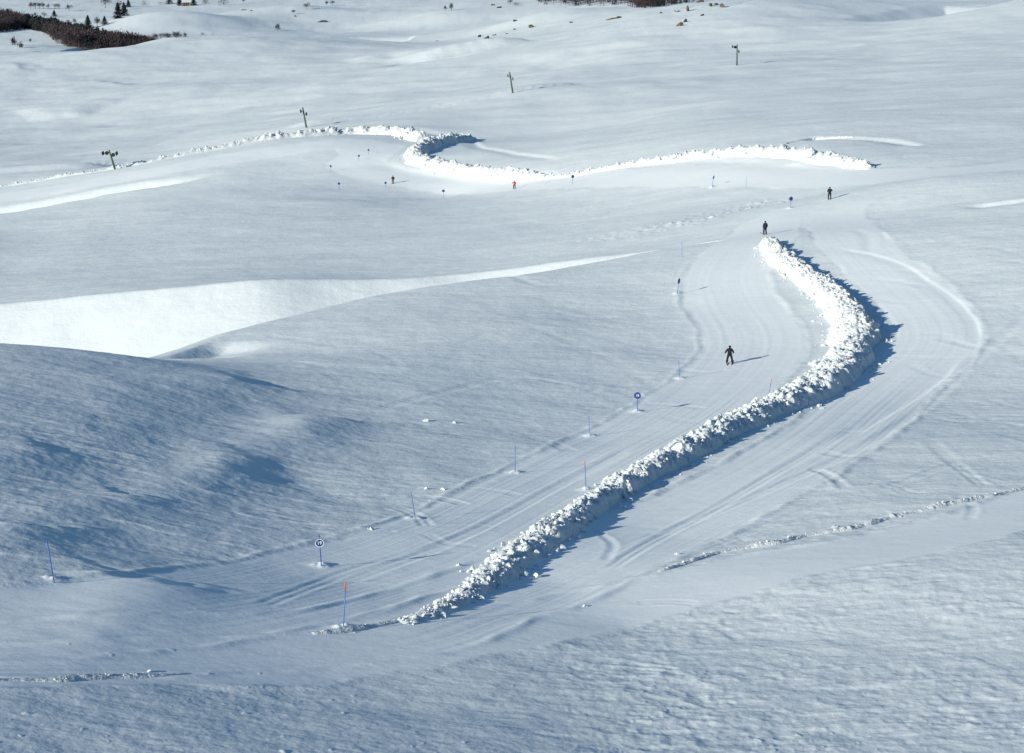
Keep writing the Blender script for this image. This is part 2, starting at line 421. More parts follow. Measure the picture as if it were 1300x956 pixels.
# snow churned up by the groomer where the piste turns
CH = line_on([(785,298),(830,289),(880,280),(930,268),(975,258)], base_z)
cs = around(CH, 14)
cd_, ct_, cn_ = to_line(GX[cs], GY[cs], CH)
cm = np.exp(-(cd_ / 5.5) ** 2)
DZ[cs] += cm * (0.10 * fbm(GX[cs] / 1.6, GY[cs] / 2.2, 27, 3) + lumps(GX[cs], GY[cs], 1.3, 0.5 * np.clip(0.4 + gnoise(GX[cs] / 5, GY[cs] / 5, 28), 0, 1), 97, 0.15, 0.5) * 0.55)
# smooth wind-polished plates between the crust
DZ += 0.035 * sstep(0.15, 0.5, fbm(WX / 6.0, WY / 1.8, 15, 2)) * off * (hill + shelf + 0.35) * fade(1.5) * (1 - far)
# ski tracks across the untracked snow: two narrow grooves side by side
def trail(pl, depth=0.05, gauge=0.45, width=0.16):
    L = line_on(pl, base_z); s = around(L, 2.0)
    X = GX[s]; Y = GY[s]
    d, t, n = to_line(X, Y, L)
    e = np.minimum(sstep(0, 0.06, t), sstep(0, 0.06, 1 - t))
    w = np.maximum(width, SPACE[s] * 1.2)
    depth = depth * np.minimum(1, 1.6 * width / w)
    DZ[s] += -depth * e * (np.exp(-((d - gauge / 2) / w) ** 2) + np.exp(-((d + gauge / 2) / w) ** 2)) + 0.5 * depth * e * np.exp(-((np.abs(d) - gauge / 2 - 2 * w) / w) ** 2)
trail([(1330,560),(1220,585),(1130,618),(1050,640),(960,672),(880,700)], 0.04)
trail([(1310,395),(1240,455),(1170,520),(1080,575),(980,620),(880,662),(800,690)], 0.045)
trail([(1090,540),(1000,592),(900,650),(820,692),(770,725)], 0.04)
trail([(720,655),(752,672),(778,690),(768,712)], 0.03, 0.2, 0.08)
trail([(1180,560),(1215,590),(1250,620)], 0.025)
trail([(1300,450),(1200,455),(1120,452)], 0.015)
trail([(640,345),(672,358),(700,362),(760,355)], 0.05)
trail([(600,400),(680,418),(740,440),(800,470),(840,500)], 0.015)
trail([(360,430),(450,440),(560,432),(640,425)], 0.025, 0.6)
trail([(480,520),(560,500),(650,480),(740,490)], 0.04)
trail([(1085,292),(1100,300),(1104,318)], 0.05)
trail([(1300,330),(1220,345),(1150,362)], 0.04)
trail([(430,742),(500,718),(570,690),(650,650),(720,612),(800,570)], 0.035, 0.5, 0.22)
trail([(330,770),(440,728),(520,705),(600,676)], 0.025, 0.5, 0.18)
tr = np.random.default_rng(21)
def stray_trails(n, x0, y0, x1, y1, d0, d1):
    for _ in range(n):
        x, y = tr.uniform(x0, x1), tr.uniform(y0, y1); a = tr.uniform(-0.9, 0.5); bend = tr.uniform(-0.5, 0.5); P = []
        for q in range(4):
            P.append((x, y)); x += 26 * math.cos(a); y -= 11 * math.sin(a); a += bend
        trail(P, tr.uniform(d0, d1), tr.uniform(0.25, 0.6), 0.13)
stray_trails(34, 330, 395, 860, 560, 0.012, 0.035)
stray_trails(16, 1090, 270, 1300, 480, 0.015, 0.04)
stray_trails(14, 1000, 500, 1290, 640, 0.012, 0.035)
stray_trails(14, 430, 560, 640, 690, 0.012, 0.03)
stray_trails(9, 640, 740, 1280, 900, 0.008, 0.016)
# a little heap where each pole was set
for q in [(436,797), (69,740), (408,718), (527,657), (654,600), (744,622), (749,553), (809,522), (863,480), (860,373), (1003,264), (904,237)]:
    g = sight(q[0], q[1], base_z); s = around(np.array([g, g + 0.01]), 1.5)
    r2 = (GX[s] - g[0]) ** 2 + (GY[s] - g[1]) ** 2; h = 0.09 + 0.0006 * g[1]
    DZ[s] += h * np.exp(-r2 / 0.22) * (1 + 0.8 * gnoise(GX[s] / 0.35, GY[s] / 0.35, 88))
DZ += TRACK + 0.075 * EDGE
HZ = BASE + DZ
def ground_z(X, Y):
    X = np.asarray(X, float); Y = np.asarray(Y, float)
    a = np.clip(np.interp(X / Y, GA, np.arange(len(GA))), 0, len(GA) - 1.001)
    b = np.clip(np.interp(np.log(Y), GB, np.arange(len(GB))), 0, len(GB) - 1.001)
    ia = np.floor(a).astype(int); ib = np.floor(b).astype(int); ta = a - ia; tb = b - ib
    return ((HZ[ib, ia] * (1 - ta) + HZ[ib, ia + 1] * ta) * (1 - tb) + (HZ[ib + 1, ia] * (1 - ta) + HZ[ib + 1, ia + 1] * ta) * tb)

# ------------------------------------------------------------------ materials
def new_mat(name, color, rough=0.6, spec=0.3):
    m = bpy.data.materials.new(name); m.use_nodes = True
    b = m.node_tree.nodes['Principled BSDF']
    b.inputs['Base Color'].default_value = (*color, 1)
    b.inputs['Roughness'].default_value = rough
    b.inputs['Specular IOR Level'].default_value = spec
    return m

def snow_material(name, base, layers):
    """white snow, its fine grain as bump; layers are (scale, strength, distance)"""
    m = new_mat(name, base, 0.65, 0.12)
    groomed = name == 'snow'
    nt = m.node_tree; b = nt.nodes['Principled BSDF']
    geo = nt.nodes.new('ShaderNodeNewGeometry')
    prev = None
    for sc, st, dist, stretch in layers:
        mp = nt.nodes.new('ShaderNodeMapping'); mp.inputs['Scale'].default_value = (sc * stretch, sc, sc)
        mp.inputs['Rotation'].default_value = (0, 0, R(-12))
        nz = nt.nodes.new('ShaderNodeTexNoise'); nz.inputs['Scale'].default_value = 1.0
        nz.inputs['Detail'].default_value = 3.0; nz.inputs['Roughness'].default_value = 0.6
        bp = nt.nodes.new('ShaderNodeBump'); bp.inputs['Strength'].default_value = st; bp.inputs['Distance'].default_value = dist
        nt.links.new(geo.outputs['Position'], mp.inputs['Vector'])
        nt.links.new(mp.outputs['Vector'], nz.inputs['Vector'])
        nt.links.new(nz.outputs['Fac'], bp.inputs['Height'])
        if prev: nt.links.new(prev.outputs['Normal'], bp.inputs['Normal'])
        prev = bp
    nt.links.new(prev.outputs['Normal'], b.inputs['Normal'])
    if groomed:                                  # packed piste snow is whiter and smoother than the wind crust
        at = nt.nodes.new('ShaderNodeAttribute'); at.attribute_name = 'groomed'
        nz = nt.nodes.new('ShaderNodeTexNoise'); nz.inputs['Scale'].default_value = 0.06; nz.inputs['Detail'].default_value = 5
        nt.links.new(geo.outputs['Position'], nz.inputs['Vector'])
        m1 = nt.nodes.new('ShaderNodeMix'); m1.data_type = 'RGBA'
        m1.inputs[6].default_value = (base[0] * .93, base[1] * .94, base[2] * .945, 1); m1.inputs[7].default_value = (*base, 1)
        nt.links.new(nz.outputs['Fac'], m1.inputs[0])
        m2 = nt.nodes.new('ShaderNodeMix'); m2.data_type = 'RGBA'; m2.inputs[7].default_value = (0.90, 0.91, 0.905, 1)
        nt.links.new(at.outputs['Fac'], m2.inputs[0]); nt.links.new(m1.outputs[2], m2.inputs[6]); nt.links.new(m2.outputs[2], b.inputs['Base Color'])
        for n in nt.nodes:
            if n.type == 'BUMP':
                mr = nt.nodes.new('ShaderNodeMapRange'); mr.inputs['To Min'].default_value = n.inputs['Strength'].default_value
                mr.inputs['To Max'].default_value = n.inputs['Strength'].default_value * .45
                nt.links.new(at.outputs['Fac'], mr.inputs['Value']); nt.links.new(mr.outputs['Result'], n.inputs['Strength'])
    return m
SNOW = snow_material('snow', (0.82, 0.84, 0.84), [(0.30, 0.5, 0.30, 0.55), (0.9, 0.5, 0.10, 0.7), (3.0, 0.6, 0.045, 0.8), (9.0, 0.5, 0.015, 1.0)])
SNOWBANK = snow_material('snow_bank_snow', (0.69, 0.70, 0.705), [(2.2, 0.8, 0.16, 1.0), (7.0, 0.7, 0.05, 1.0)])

def mesh_from(name, V, F, mat, smooth=True):
    """V (n,3) array, F (m,3|4) array of one face size"""
    me = bpy.data.meshes.new(name)
    V = np.ascontiguousarray(V, np.float32); F = np.ascontiguousarray(F, np.int32)
    k = F.shape[1]
    me.vertices.add(len(V)); me.vertices.foreach_set('co', V.ravel())
    me.loops.add(F.size); me.loops.foreach_set('vertex_index', F.ravel())
    me.polygons.add(len(F)); me.polygons.foreach_set('loop_start', np.arange(0, F.size, k, dtype=np.int32))
    me.update(calc_edges=True)
    me.polygons.foreach_set('use_smooth', np.full(len(F), smooth))
    if mat: me.materials.append(mat)
    me.validate()
    return me

def link(name, me, parent=None, **tags):
    o = bpy.data.objects.new(name, me); col.objects.link(o)
    if parent is not None: o.parent = parent
    for k, v in tags.items(): o[k] = v
    return o

nr, nc = HZ.shape
idx = np.arange(nr * nc).reshape(nr, nc)
quads = np.stack([idx[:-1, :-1], idx[:-1, 1:], idx[1:, 1:], idx[1:, :-1]], -1).reshape(-1, 4)
snow = link('snowfield', mesh_from('snowfield', np.stack([GX, GY, HZ], -1).reshape(-1, 3), quads, SNOW), kind='structure')
ga = snow.data.attributes.new('groomed', 'FLOAT', 'POINT'); ga.data.foreach_set('value', PM.ravel().astype(np.float32))
print('snow grid', nr, nc)

# ------------------------------------------------------------------ light
SUN_EL, SUN_TO = 18.5, 36.0           # elevation; shadows run 38 degrees from +X towards +Y
sd = Vector((-math.cos(R(SUN_TO)) * math.cos(R(SUN_EL)), -math.sin(R(SUN_TO)) * math.cos(R(SUN_EL)), math.sin(R(SUN_EL))))
sun = bpy.data.lights.new('sun', 'SUN'); sun.energy = 5.0; sun.angle = R(0.53); sun.color = (0.93, 0.925, 0.81)
so = bpy.data.objects.new('sun', sun); col.objects.link(so); so.location = (-60, -40, 300)
so.rotation_euler = sd.to_track_quat('Z', 'Y').to_euler()
w = bpy.data.worlds.new('World'); scene.world = w; w.use_nodes = True
nt = w.node_tree; bg = nt.nodes['Background']; bg.inputs['Strength'].default_value = 0.085
sky = nt.nodes.new('ShaderNodeTexSky'); sky.sky_type = 'NISHITA'; sky.sun_disc = False
sky.sun_elevation = R(SUN_EL); sky.sun_rotation = math.atan2(sd.x, sd.y)
sky.altitude = 1900; sky.air_density = 2.5; sky.dust_density = 0.0; sky.ozone_density = 10.0
nt.links.new(sky.outputs['Color'], bg.inputs['Color'])
scene.view_settings.view_transform = 'Standard'; scene.view_settings.look = 'None'
scene.view_settings.gamma = 1.0; scene.view_settings.use_curve_mapping = False
scene.view_settings.exposure = 0.2
# ------------------------------------------------------------------ banks of bulldozed snow
def ico(sub):
    bm = bmesh.new(); bmesh.ops.create_icosphere(bm, subdivisions=sub, radius=1.0)
    V = np.array([v.co[:] for v in bm.verts]); F = np.array([[v.index for v in f.verts] for f in bm.faces]); bm.free()
    return V, F
IV, IF = ico(2)
def clod_shapes(n):
    out = []
    for k in range(n):
        V = IV.copy()
        for j in range(10):                                  # broken faces
            d = rng.normal(size=3); d /= np.linalg.norm(d)
            c = rng.uniform(0.35, 0.8)
            h = V @ d
            V = V - np.outer(np.clip(h - c, 0, None), d)
        V += rng.normal(scale=0.035, size=V.shape)
        V *= rng.uniform(0.65, 1.1, 3)
        out.append(V)
    return out
CLODS = clod_shapes(16)

def clod_mesh(P, S):
    """many clods at points P (n,3) with radii S, as arrays"""
    Vs = []; Fs = []; n0 = 0
    for p, s in zip(P, S):
        V = CLODS[rng.integers(len(CLODS))]
        a = rng.uniform(0, 2 * math.pi); t = rng.uniform(-0.7, 0.7)
        ca, sa, ct, st = math.cos(a), math.sin(a), math.cos(t), math.sin(t)
        M = np.array([[ca, -sa, 0], [sa, ca, 0], [0, 0, 1]]) @ np.array([[1, 0, 0], [0, ct, -st], [0, st, ct]])
        Vs.append(V @ M.T * s + p); Fs.append(IF + n0); n0 += len(V)
    return np.concatenate(Vs), np.concatenate(Fs)

def snow_bank(name, label, pl, ds, du, clod, per_m2, seed, rugged=1.0, crest=0.0, broken=False, flat=1.6):
    """pl: (column, row, height m, width m) along the crest; one mesh: the pile with its clods"""
    P = np.array(pl, float)
    S = smooth_line(P)                                   # smooths all four columns
    XY = np.array([point_at(q[0], q[1], q[4])[:2] if len(q) == 5 else sight(q[0], q[1], ground_z) for q in S])
    seg = np.hypot(*(XY[1:] - XY[:-1]).T); cum = np.concatenate([[0], np.cumsum(seg)])
    n = max(8, int(cum[-1] / ds)); t = np.linspace(0, cum[-1], n)
    cx = np.interp(t, cum, XY[:, 0]); cy = np.interp(t, cum, XY[:, 1])
    ker = np.ones(9) / 9
    for _ in range(2):
        cx[4:-4] = np.convolve(cx, ker, 'valid'); cy[4:-4] = np.convolve(cy, ker, 'valid')
    H = np.interp(t, cum, S[:, 2]); W = np.interp(t, cum, S[:, 3])
    H = H * (1 + 0.36 * rugged * fbm(t / 2.8, t * 0 + seed, seed, 3)); W = W * (1 + 0.3 * gnoise(t / 5.0, t * 0 + 5.5, seed + 3))
    if broken:
        b = np.clip(0.85 + 0.8 * fbm(t / 3.2, t * 0 + 2.2, seed + 60, 3), 0.05, 1.3); H = H * b; W = W * (0.55 + 0.45 * b)
    H = H * np.clip(np.minimum(t, cum[-1] - t) / np.maximum(0.45 * W, 0.3), 0, 1) ** 0.7
    tx = np.gradient(cx); ty = np.gradient(cy); l = np.hypot(tx, ty); tx /= l; ty /= l
    nxv, nyv = -ty, tx
    nu = max(9, int(W.max() / du)) | 1
    u = np.linspace(-1, 1, nu)
    off = u[None, :] * W[:, None] / 2
    x = cx[:, None] + nxv[:, None] * off; y = cy[:, None] + nyv[:, None] * off
    uc = (u - crest) / np.where(u > crest, 1 - crest, 1 + crest)
    prof = np.clip(1 - np.abs(uc) ** flat, 0, 1)[None, :] * H[:, None]
    k = clod
    rough = 0.55 * fbm(x / (2.6 * k), y / (2.6 * k), seed + 5, 3) + 0.35 * gnoise(x / k, y / k, seed + 9)
    lp = lumps(x + 0.3 * k * gnoise(x / k, y / k, seed + 11), y + 0.3 * k * gnoise(x / k, y / k, seed + 12), 1.7 * k, 0.9, seed + 20, 0.25, 0.62)
    env = np.clip(1 - np.abs(u) ** 4, 0, 1)[None, :] * np.minimum(1, H / (2.5 * k))[:, None]
    z = ground_z(x, y) + prof + env * (rough * k * 0.8 * rugged + lp * 0.8)
    z[:, 0] -= 0.15; z[:, -1] -= 0.15; z[0] -= 0.1; z[-1] -= 0.1
    V = np.stack([x, y, z], -1).reshape(-1, 3)
    ix = np.arange(n * nu).reshape(n, nu)
    Q = np.stack([ix[:-1, :-1], ix[1:, :-1], ix[1:, 1:], ix[:-1, 1:]], -1).reshape(-1, 4)
    T = np.concatenate([Q[:, [0, 1, 2]], Q[:, [0, 2, 3]]])
    m = int(cum[-1] * W.mean() * per_m2)
    ts = rng.uniform(0, n - 1.01, m); i = ts.astype(int); f = ts - i
    uu = np.clip(rng.normal(0, 0.42 if flat < 2 else 0.6, m), -1.25, 1.25)
    thin = gnoise(ts * ds / 3.5, ts * 0 + 1.7, seed + 41) + rng.uniform(-.5, .5, m) < -0.25; uu[thin] *= 0.5
    strays = rng.random(m) < 0.06; uu[strays] = rng.uniform(-1.7, 1.7, strays.sum())
    px = cx[i] + (cx[i + 1] - cx[i]) * f + nxv[i] * uu * W[i] / 2; py = cy[i] + (cy[i + 1] - cy[i]) * f + nyv[i] * uu * W[i] / 2
    gz = ground_z(px, py) + np.clip(1 - np.abs(uu) ** flat, 0, 1) * H[i]
    r = k * rng.lognormal(-0.75, 0.62, m) * 0.62
    r = np.minimum(r, 1.15 * k) * np.minimum(1, 0.35 + H[i] / (2.2 * k))
    CV, CF = clod_mesh(np.stack([px, py, gz + r * 0.15], -1), r)
    F = np.concatenate([T, CF + len(V)])
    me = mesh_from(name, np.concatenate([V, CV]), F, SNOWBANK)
    sm = np.ones(len(F), bool); sm[len(T):] = False
    me.polygons.foreach_set('use_smooth', sm)
    return link(name, me, label=label, category='snow bank')

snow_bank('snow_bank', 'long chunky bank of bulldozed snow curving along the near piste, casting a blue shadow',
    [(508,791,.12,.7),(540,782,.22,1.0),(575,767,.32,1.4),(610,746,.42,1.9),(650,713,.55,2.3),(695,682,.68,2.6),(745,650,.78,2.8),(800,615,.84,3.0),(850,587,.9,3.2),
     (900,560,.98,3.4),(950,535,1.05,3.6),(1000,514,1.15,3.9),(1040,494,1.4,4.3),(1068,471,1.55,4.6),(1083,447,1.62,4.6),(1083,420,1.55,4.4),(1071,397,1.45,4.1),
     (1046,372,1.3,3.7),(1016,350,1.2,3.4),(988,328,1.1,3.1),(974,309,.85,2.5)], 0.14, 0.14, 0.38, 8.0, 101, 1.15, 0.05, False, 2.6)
snow_bank('snow_bank', 'low ragged snow bank on the far left edge of the distant piste',
    [(-90,250,.3,2,493),(0,238,.35,2.2,497),(60,228,.45,2.4,498),(130,218,.5,2.6,498),(200,204,.6,2.8,500),(260,192,.8,3.2,503),(340,180,1.1,3.8,508),(400,175,1.4,4.6,511),(450,176,1.7,5.5,515),(490,180,1.9,6,512),(522,187,2.0,5.5,502),(538,194,2.0,5,492)], 0.42, 0.4, 0.62, 2.0, 120, 1.5)
snow_bank('snow_bank', 'hook-shaped heap of snow blocks at the bend of the distant piste behind the red skier',
    [(603,177,.9,3),(585,179,1.4,4),(562,182,1.7,5),(543,188,2.0,5.5),(527,197,1.9,6),(533,207,1.9,6),(560,214,1.7,5),(600,220,1.5,4.2),(640,224,1.4,3.8),(668,225,1.3,3.4),(690,227,.9,2.6)], 0.4, 0.4, 0.66, 2.2, 140, 1.6)
snow_bank('snow_bank', 'thin line of snow blocks rising into a broad white heap beyond the two dark skiers',
    [(672,227,.9,2.4),(700,226,.55,2),(730,223,.55,2),(760,217,.65,2.2),(800,211,.75,2.4),(850,204,.9,2.6),(900,199,1.0,2.8),(950,196,1.25,3.6),(1000,198,1.4,4.4),(1040,204,1.5,4.8),(1072,209,1.3,4),(1096,213,.9,3),(1108,214,.4,2)], 0.36, 0.36, 0.56, 2.4, 160, 1.5)
snow_bank('snow_bank', 'short low strip of crumbled snow uphill of the broad white heap',
    [(990,185,.2,1.0),(1010,180,.32,1.2),(1035,176.5,.32,1.2),(1062,175,.25,1.0),(1085,174,.15,.8)], 0.3, 0.3, 0.3, 2.2, 180)
snow_bank('snow_ridge', 'narrow ridge of snow crumbs along the upper edge of the smooth foreground track',
    [(835,726,.08,.5),(865,717,.14,.7),(905,704,.16,.7),(945,696,.24,.9),(985,690,.18,.7),(1020,681,.2,.7),(1060,675,.22,.8),(1095,668,.2,.9),(1135,656,.24,.9),(1185,645,.2,.8),(1245,632,.18,.8),(1320,616,.18,.8)], 0.1, 0.1, 0.12, 13, 200, 1.0, 0.0, True)
snow_bank('snow_ridge', 'faint row of small snow crumbs trailing from the near end of the long bank',
    [(395,805,.06,.4),(420,803,.1,.6),(445,800,.14,.6),(480,793,.14,.6),(508,788,.12,.5)], 0.1, 0.1, 0.11, 14, 220, 1.0, 0.0, True)
snow_bank('snow_ridge', 'rough white crumbs edging the track at the bottom left corner',
    [(-40,864,.08,.6),(30,863,.1,.7),(70,864,.14,.8),(110,860,.08,.6),(190,858,.12,.7),(240,855,.07,.5)], 0.1, 0.1, 0.11, 12, 240, 1.0, 0.0, True)

def snow_lump(px, py, r, label):
    g = sight(px, py, ground_z)
    p = np.array([[0, 0, r * 0.2], [r * 0.9, r * 0.3, 0], [-r * 0.7, r * 0.6, 0]])
    V, F = clod_mesh(p, [r, r * 0.45, r * 0.35])
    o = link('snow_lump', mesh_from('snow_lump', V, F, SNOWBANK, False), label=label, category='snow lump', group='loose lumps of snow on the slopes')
    o.location = (g[0], g[1], float(ground_z(g[0], g[1])))
for a in [(541,535,.32,'larger of two white snow lumps in the middle of the slope left of the piste'),
          (577,537,.2,'smaller of two white snow lumps in the middle of the slope left of the piste'),
          (563,622,.24,'bright snow lump just above the piste edge, right of the bare slanting blue pole'),
          (541,621,.17,'small dull snow lump beside a brighter one above the piste edge'),
          (471,672,.24,'snow lump with a dark shadow between the numbered sign and the piste'),
          (582,718,.16,'lone snow lump on the smooth piste near the end of the long bank'),
          (860,704,.17,'lone white snow lump on the old piste above the crumb ridge'),
          (742,770,.13,'small snow lump on the snow left of the crumb ridge start'),
          (190,853,.12,'white snow lump at the bottom of the shaded foreground')]:
    snow_lump(*a)

# ------------------------------------------------------------------ small hard things
def tube(pts, radii, seg=8, cap=True):
    """swept tube as (V, F quads/tris lists)"""
    bm = bmesh.new(); rings = []
    P = [Vector(p) for p in pts]
    for k, p in enumerate(P):
        d = (P[min(k + 1, len(P) - 1)] - P[max(k - 1, 0)]).normalized()
        a = d.orthogonal().normalized(); b = d.cross(a)
        r = radii[k] if hasattr(radii, '__len__') else radii
        rings.append([bm.verts.new(p + (a * math.cos(2 * math.pi * i / seg) + b * math.sin(2 * math.pi * i / seg)) * r) for i in range(seg)])
    for r0, r1 in zip(rings, rings[1:]):
        for i in range(seg): bm.faces.new((r0[i], r0[(i + 1) % seg], r1[(i + 1) % seg], r1[i]))
    if cap:
        bm.faces.new(rings[0][::-1]); bm.faces.new(rings[-1])
    return bm

def box(bm, c, s, rot=None):
    r = bmesh.ops.create_cube(bm, size=1.0)
    bmesh.ops.scale(bm, vec=s, verts=r['verts'])
    if rot is not None: bmesh.ops.rotate(bm, cent=(0, 0, 0), matrix=rot, verts=r['verts'])
    bmesh.ops.translate(bm, vec=c, verts=r['verts'])

def disc_bm(radius, thick, seg=28, axis='Y', centre=(0, 0, 0), inner=0.0):
    bm = bmesh.new()
    def ring(r, y): return [bm.verts.new((centre[0] + r * math.cos(2 * math.pi * i / seg), centre[1] + y, centre[2] + r * math.sin(2 * math.pi * i / seg))) for i in range(seg)]
    a, b = ring(radius, -thick / 2), ring(radius, thick / 2)
    if inner:
        c, d = ring(inner, -thick / 2), ring(inner, thick / 2)
    for i in range(seg):
        j = (i + 1) % seg
        bm.faces.new((a[i], a[j], b[j], b[i]))
        if inner:
            bm.faces.new((c[j], c[i], d[i], d[j])); bm.faces.new((a[j], a[i], c[i], c[j])); bm.faces.new((b[i], b[j], d[j], d[i]))
    if not inner:
        bm.faces.new(a[::-1]); bm.faces.new(b)
    bmesh.ops.recalc_face_normals(bm, faces=bm.faces)
    return bm

def to_mesh(name, bm, mats, smooth=False):
    me = bpy.data.meshes.new(name); bm.to_mesh(me); bm.free()
    for m in (mats if isinstance(mats, list) else [mats]): me.materials.append(m)
    me.polygons.foreach_set('use_smooth', [smooth] * len(me.polygons))
    return me

def empty(name, loc, rot=(0, 0, 0), **tags):
    o = bpy.data.objects.new(name, None); col.objects.link(o); o.empty_display_size = 0.3
    o.location = loc; o.rotation_euler = rot
    for k, v in tags.items(): o[k] = v
    return o

def painted(name, c, rough=0.45, var=0.25, scale=6.0):
    """paint or cloth with a little wear"""
    m = new_mat(name, c, rough, 0.4); nt = m.node_tree; b = nt.nodes['Principled BSDF']
    tc = nt.nodes.new('ShaderNodeTexCoord'); nz = nt.nodes.new('ShaderNodeTexNoise'); nz.inputs['Scale'].default_value = scale
    nz.inputs['Detail'].default_value = 4
    rp = nt.nodes.new('ShaderNodeValToRGB')
    rp.color_ramp.elements[0].position = 0.3; rp.color_ramp.elements[1].position = 0.7
    rp.color_ramp.elements[0].color = (*[x * (1 - var) for x in c], 1); rp.color_ramp.elements[1].color = (*[min(1, x * (1 + var)) for x in c], 1)
    nt.links.new(tc.outputs['Object'], nz.inputs['Vector']); nt.links.new(nz.outputs['Fac'], rp.inputs['Fac']); nt.links.new(rp.outputs['Color'], b.inputs['Base Color'])
    return m
BLUE = painted('blue_pole_plastic', (0.035, 0.10, 0.42))
PALEBLUE = painted('faded_blue_plastic', (0.10, 0.19, 0.50))
SIGNBLUE = painted('sign_blue', (0.02, 0.045, 0.22))
WHITEP = painted('sign_white', (0.8, 0.8, 0.8), var=0.05)
REDP = painted('signal_red', (0.75, 0.09, 0.05), var=0.1)
GREEN = painted('lift_green_paint', (0.06, 0.115, 0.055))
GREYGREEN = painted('weathered_lift_steel', (0.13, 0.17, 0.14))
BLACK = painted('black_rubber', (0.012, 0.013, 0.015), 0.7)

def stand(px, py):
    g = sight(px, py, ground_z)
    return (float(g[0]), float(g[1]), float(ground_z(g[0], g[1])))

def lean_for(px0, py0, px1, py1, p):
    """tilt (rotation) of a straight pole seen from its foot to its tip"""
    F = Vector(p)
    # its tip is on the sight line through (px1, py1), at the distance of the foot
    D = F.y * CP - (F.z - CAMZ) * SP
    T = Vector(point_at(px1, py1, D)); d = T - F
    d = Vector((d.x, 0.12 * d.x, d.z)); d.y += 0.0
    return Vector((0, 0, 1)).rotation_difference(d.normalized()).to_euler(), d.length

BURY = 0.25
# ---- marker poles
def marker_pole(px, py, tx, ty, label, mat, r=0.02, red=0.0):
    p = stand(px, py); rot, h = lean_for(px, py, tx, ty, p)
    root = empty('marker_pole', p, rot, label=label, category='marker pole', group='marker poles along the piste')
    top = h - red
    link('shaft', to_mesh('shaft', tube([(0, 0, -BURY), (0, 0, top)], r), mat, True), root)
    if red:
        link('red_tip', to_mesh('red_tip', tube([(0, 0, top), (0, 0, h)], r * 1.25), REDP, True), root)
    else:
        link('end_cap', to_mesh('end_cap', tube([(0, 0, top), (0, 0, top + 0.03)], [r * 1.2, r * 0.7]), mat, True), root)
marker_pole(436,797,440,733, 'tall blue pole with a red-orange tip nearest the viewer, at the end of the bank', PALEBLUE, 0.027, 0.42)
marker_pole(69,740,63,680, 'dark blue pole leaning left in the shade at the left edge', BLUE, 0.028)
marker_pole(527,657,522,622, 'thin bare blue pole leaning left beside two snow lumps', PALEBLUE, 0.028)
marker_pole(654,600,654,563, 'upright pale blue pole at the piste edge, nearest the left of the red-tipped one', PALEBLUE, 0.028)
marker_pole(744,622,742,582, 'blue pole with a red tip standing in the piste behind the middle of the bank', BLUE, 0.024, 0.36)
marker_pole(749,553,747,527, 'faint thin blue pole left of the blue disc sign in mid slope', PALEBLUE, 0.026)
marker_pole(863,480,861,456, 'faint thin blue pole at the piste edge left of the nearest skier', PALEBLUE, 0.026)
marker_pole(976,501,979,480, 'red-tipped blue pole standing close against the bank below the skier', BLUE, 0.022, 0.4)
marker_pole(866,326,865,306, 'thin pale pole at the brow of the piste where the white gully ends', PALEBLUE, 0.028)
marker_pole(947,238,947,224, 'very faint grey-blue pole beyond the churned snow, right of a tilted disc sign', PALEBLUE, 0.028)

# ---- disc signs on poles
def digit_mesh(txt, size):
    cu = bpy.data.curves.new('number', 'FONT'); cu.body = txt; cu.size = size; cu.align_x = 'CENTER'; cu.align_y = 'CENTER'; cu.extrude = 0.004; cu.offset = 0.006
    o = bpy.data.objects.new('number', cu); col.objects.link(o)
    bpy.context.view_layer.update()
    me = bpy.data.meshes.new_from_object(o.evaluated_get(bpy.context.evaluated_depsgraph_get()))
    bpy.data.objects.remove(o); bpy.data.curves.remove(cu)
    me.materials.clear(); me.materials.append(WHITEP)
    return me
NUMBER = digit_mesh('19', 0.26)
def piste_sign(px, py, tx, ty, label, turn, rad=0.24, above=0.42, ring=True, number=False):
    p = stand(px, py); rot, h = lean_for(px, py, tx, ty, p)
    root = empty('piste_sign', p, rot, label=label, category='piste sign', group='blue disc signs along the piste')
    link('pole', to_mesh('pole', tube([(0, 0, -BURY), (0, 0, h)], 0.03), BLUE, True), root)
    zc = h - above
    d = link('disc', to_mesh('disc', disc_bm(rad, 0.02), SIGNBLUE), root)
    d.location = (0, -0.045, zc); d.rotation_euler = (0, 0, R(turn))
    if ring:
        rg = link('rim', to_mesh('rim', disc_bm(rad * 1.0, 0.026, inner=rad * 0.84), WHITEP), d)
    if number:
        n = link('number', NUMBER, d); n.location = (0, -0.014, 0); n.rotation_euler = (R(90), 0, 0)
    for z in (-0.09, 0.09):
        b = bmesh.new(); box(b, (0, -0.02, zc + z), (0.09, 0.05, 0.03)); link('clamp', to_mesh('clamp', b, BLACK), root)
piste_sign(408,718,406,675, 'blue disc sign with a white rim and number, nearest of the signs', 8, 0.24, 0.47, True, True)
piste_sign(809,522,809,496, 'blue ringed disc sign on the left edge of the piste below the nearest skier', -12, 0.30, 0.30, False, True)
piste_sign(860,373,862,352, 'blue disc sign seen nearly edge-on at the brow of the white gully', 58, 0.32, 0.36, False)
piste_sign(1003,264,1004,249, 'blue disc sign left of the dark skier standing at the road crossing', 20, 0.30, 0.30, False)
piste_sign(904,237,906,222, 'blue disc sign turned edge-on above the churned snow', 62, 0.32, 0.38, False)
piste_sign(727,233,727,221, 'dark disc sign against the thin line of snow blocks, right of the red skier', 30, 0.34, 0.4, False)
piste_sign(563,252,563,240, 'violet-blue disc sign alone on the slope between the two distant skiers', 5, 0.29, 0.3, False)
piste_sign(490,240,489.5,230, 'small dark disc sign just left of the far dark skier', 25, 0.26, 0.3, False)
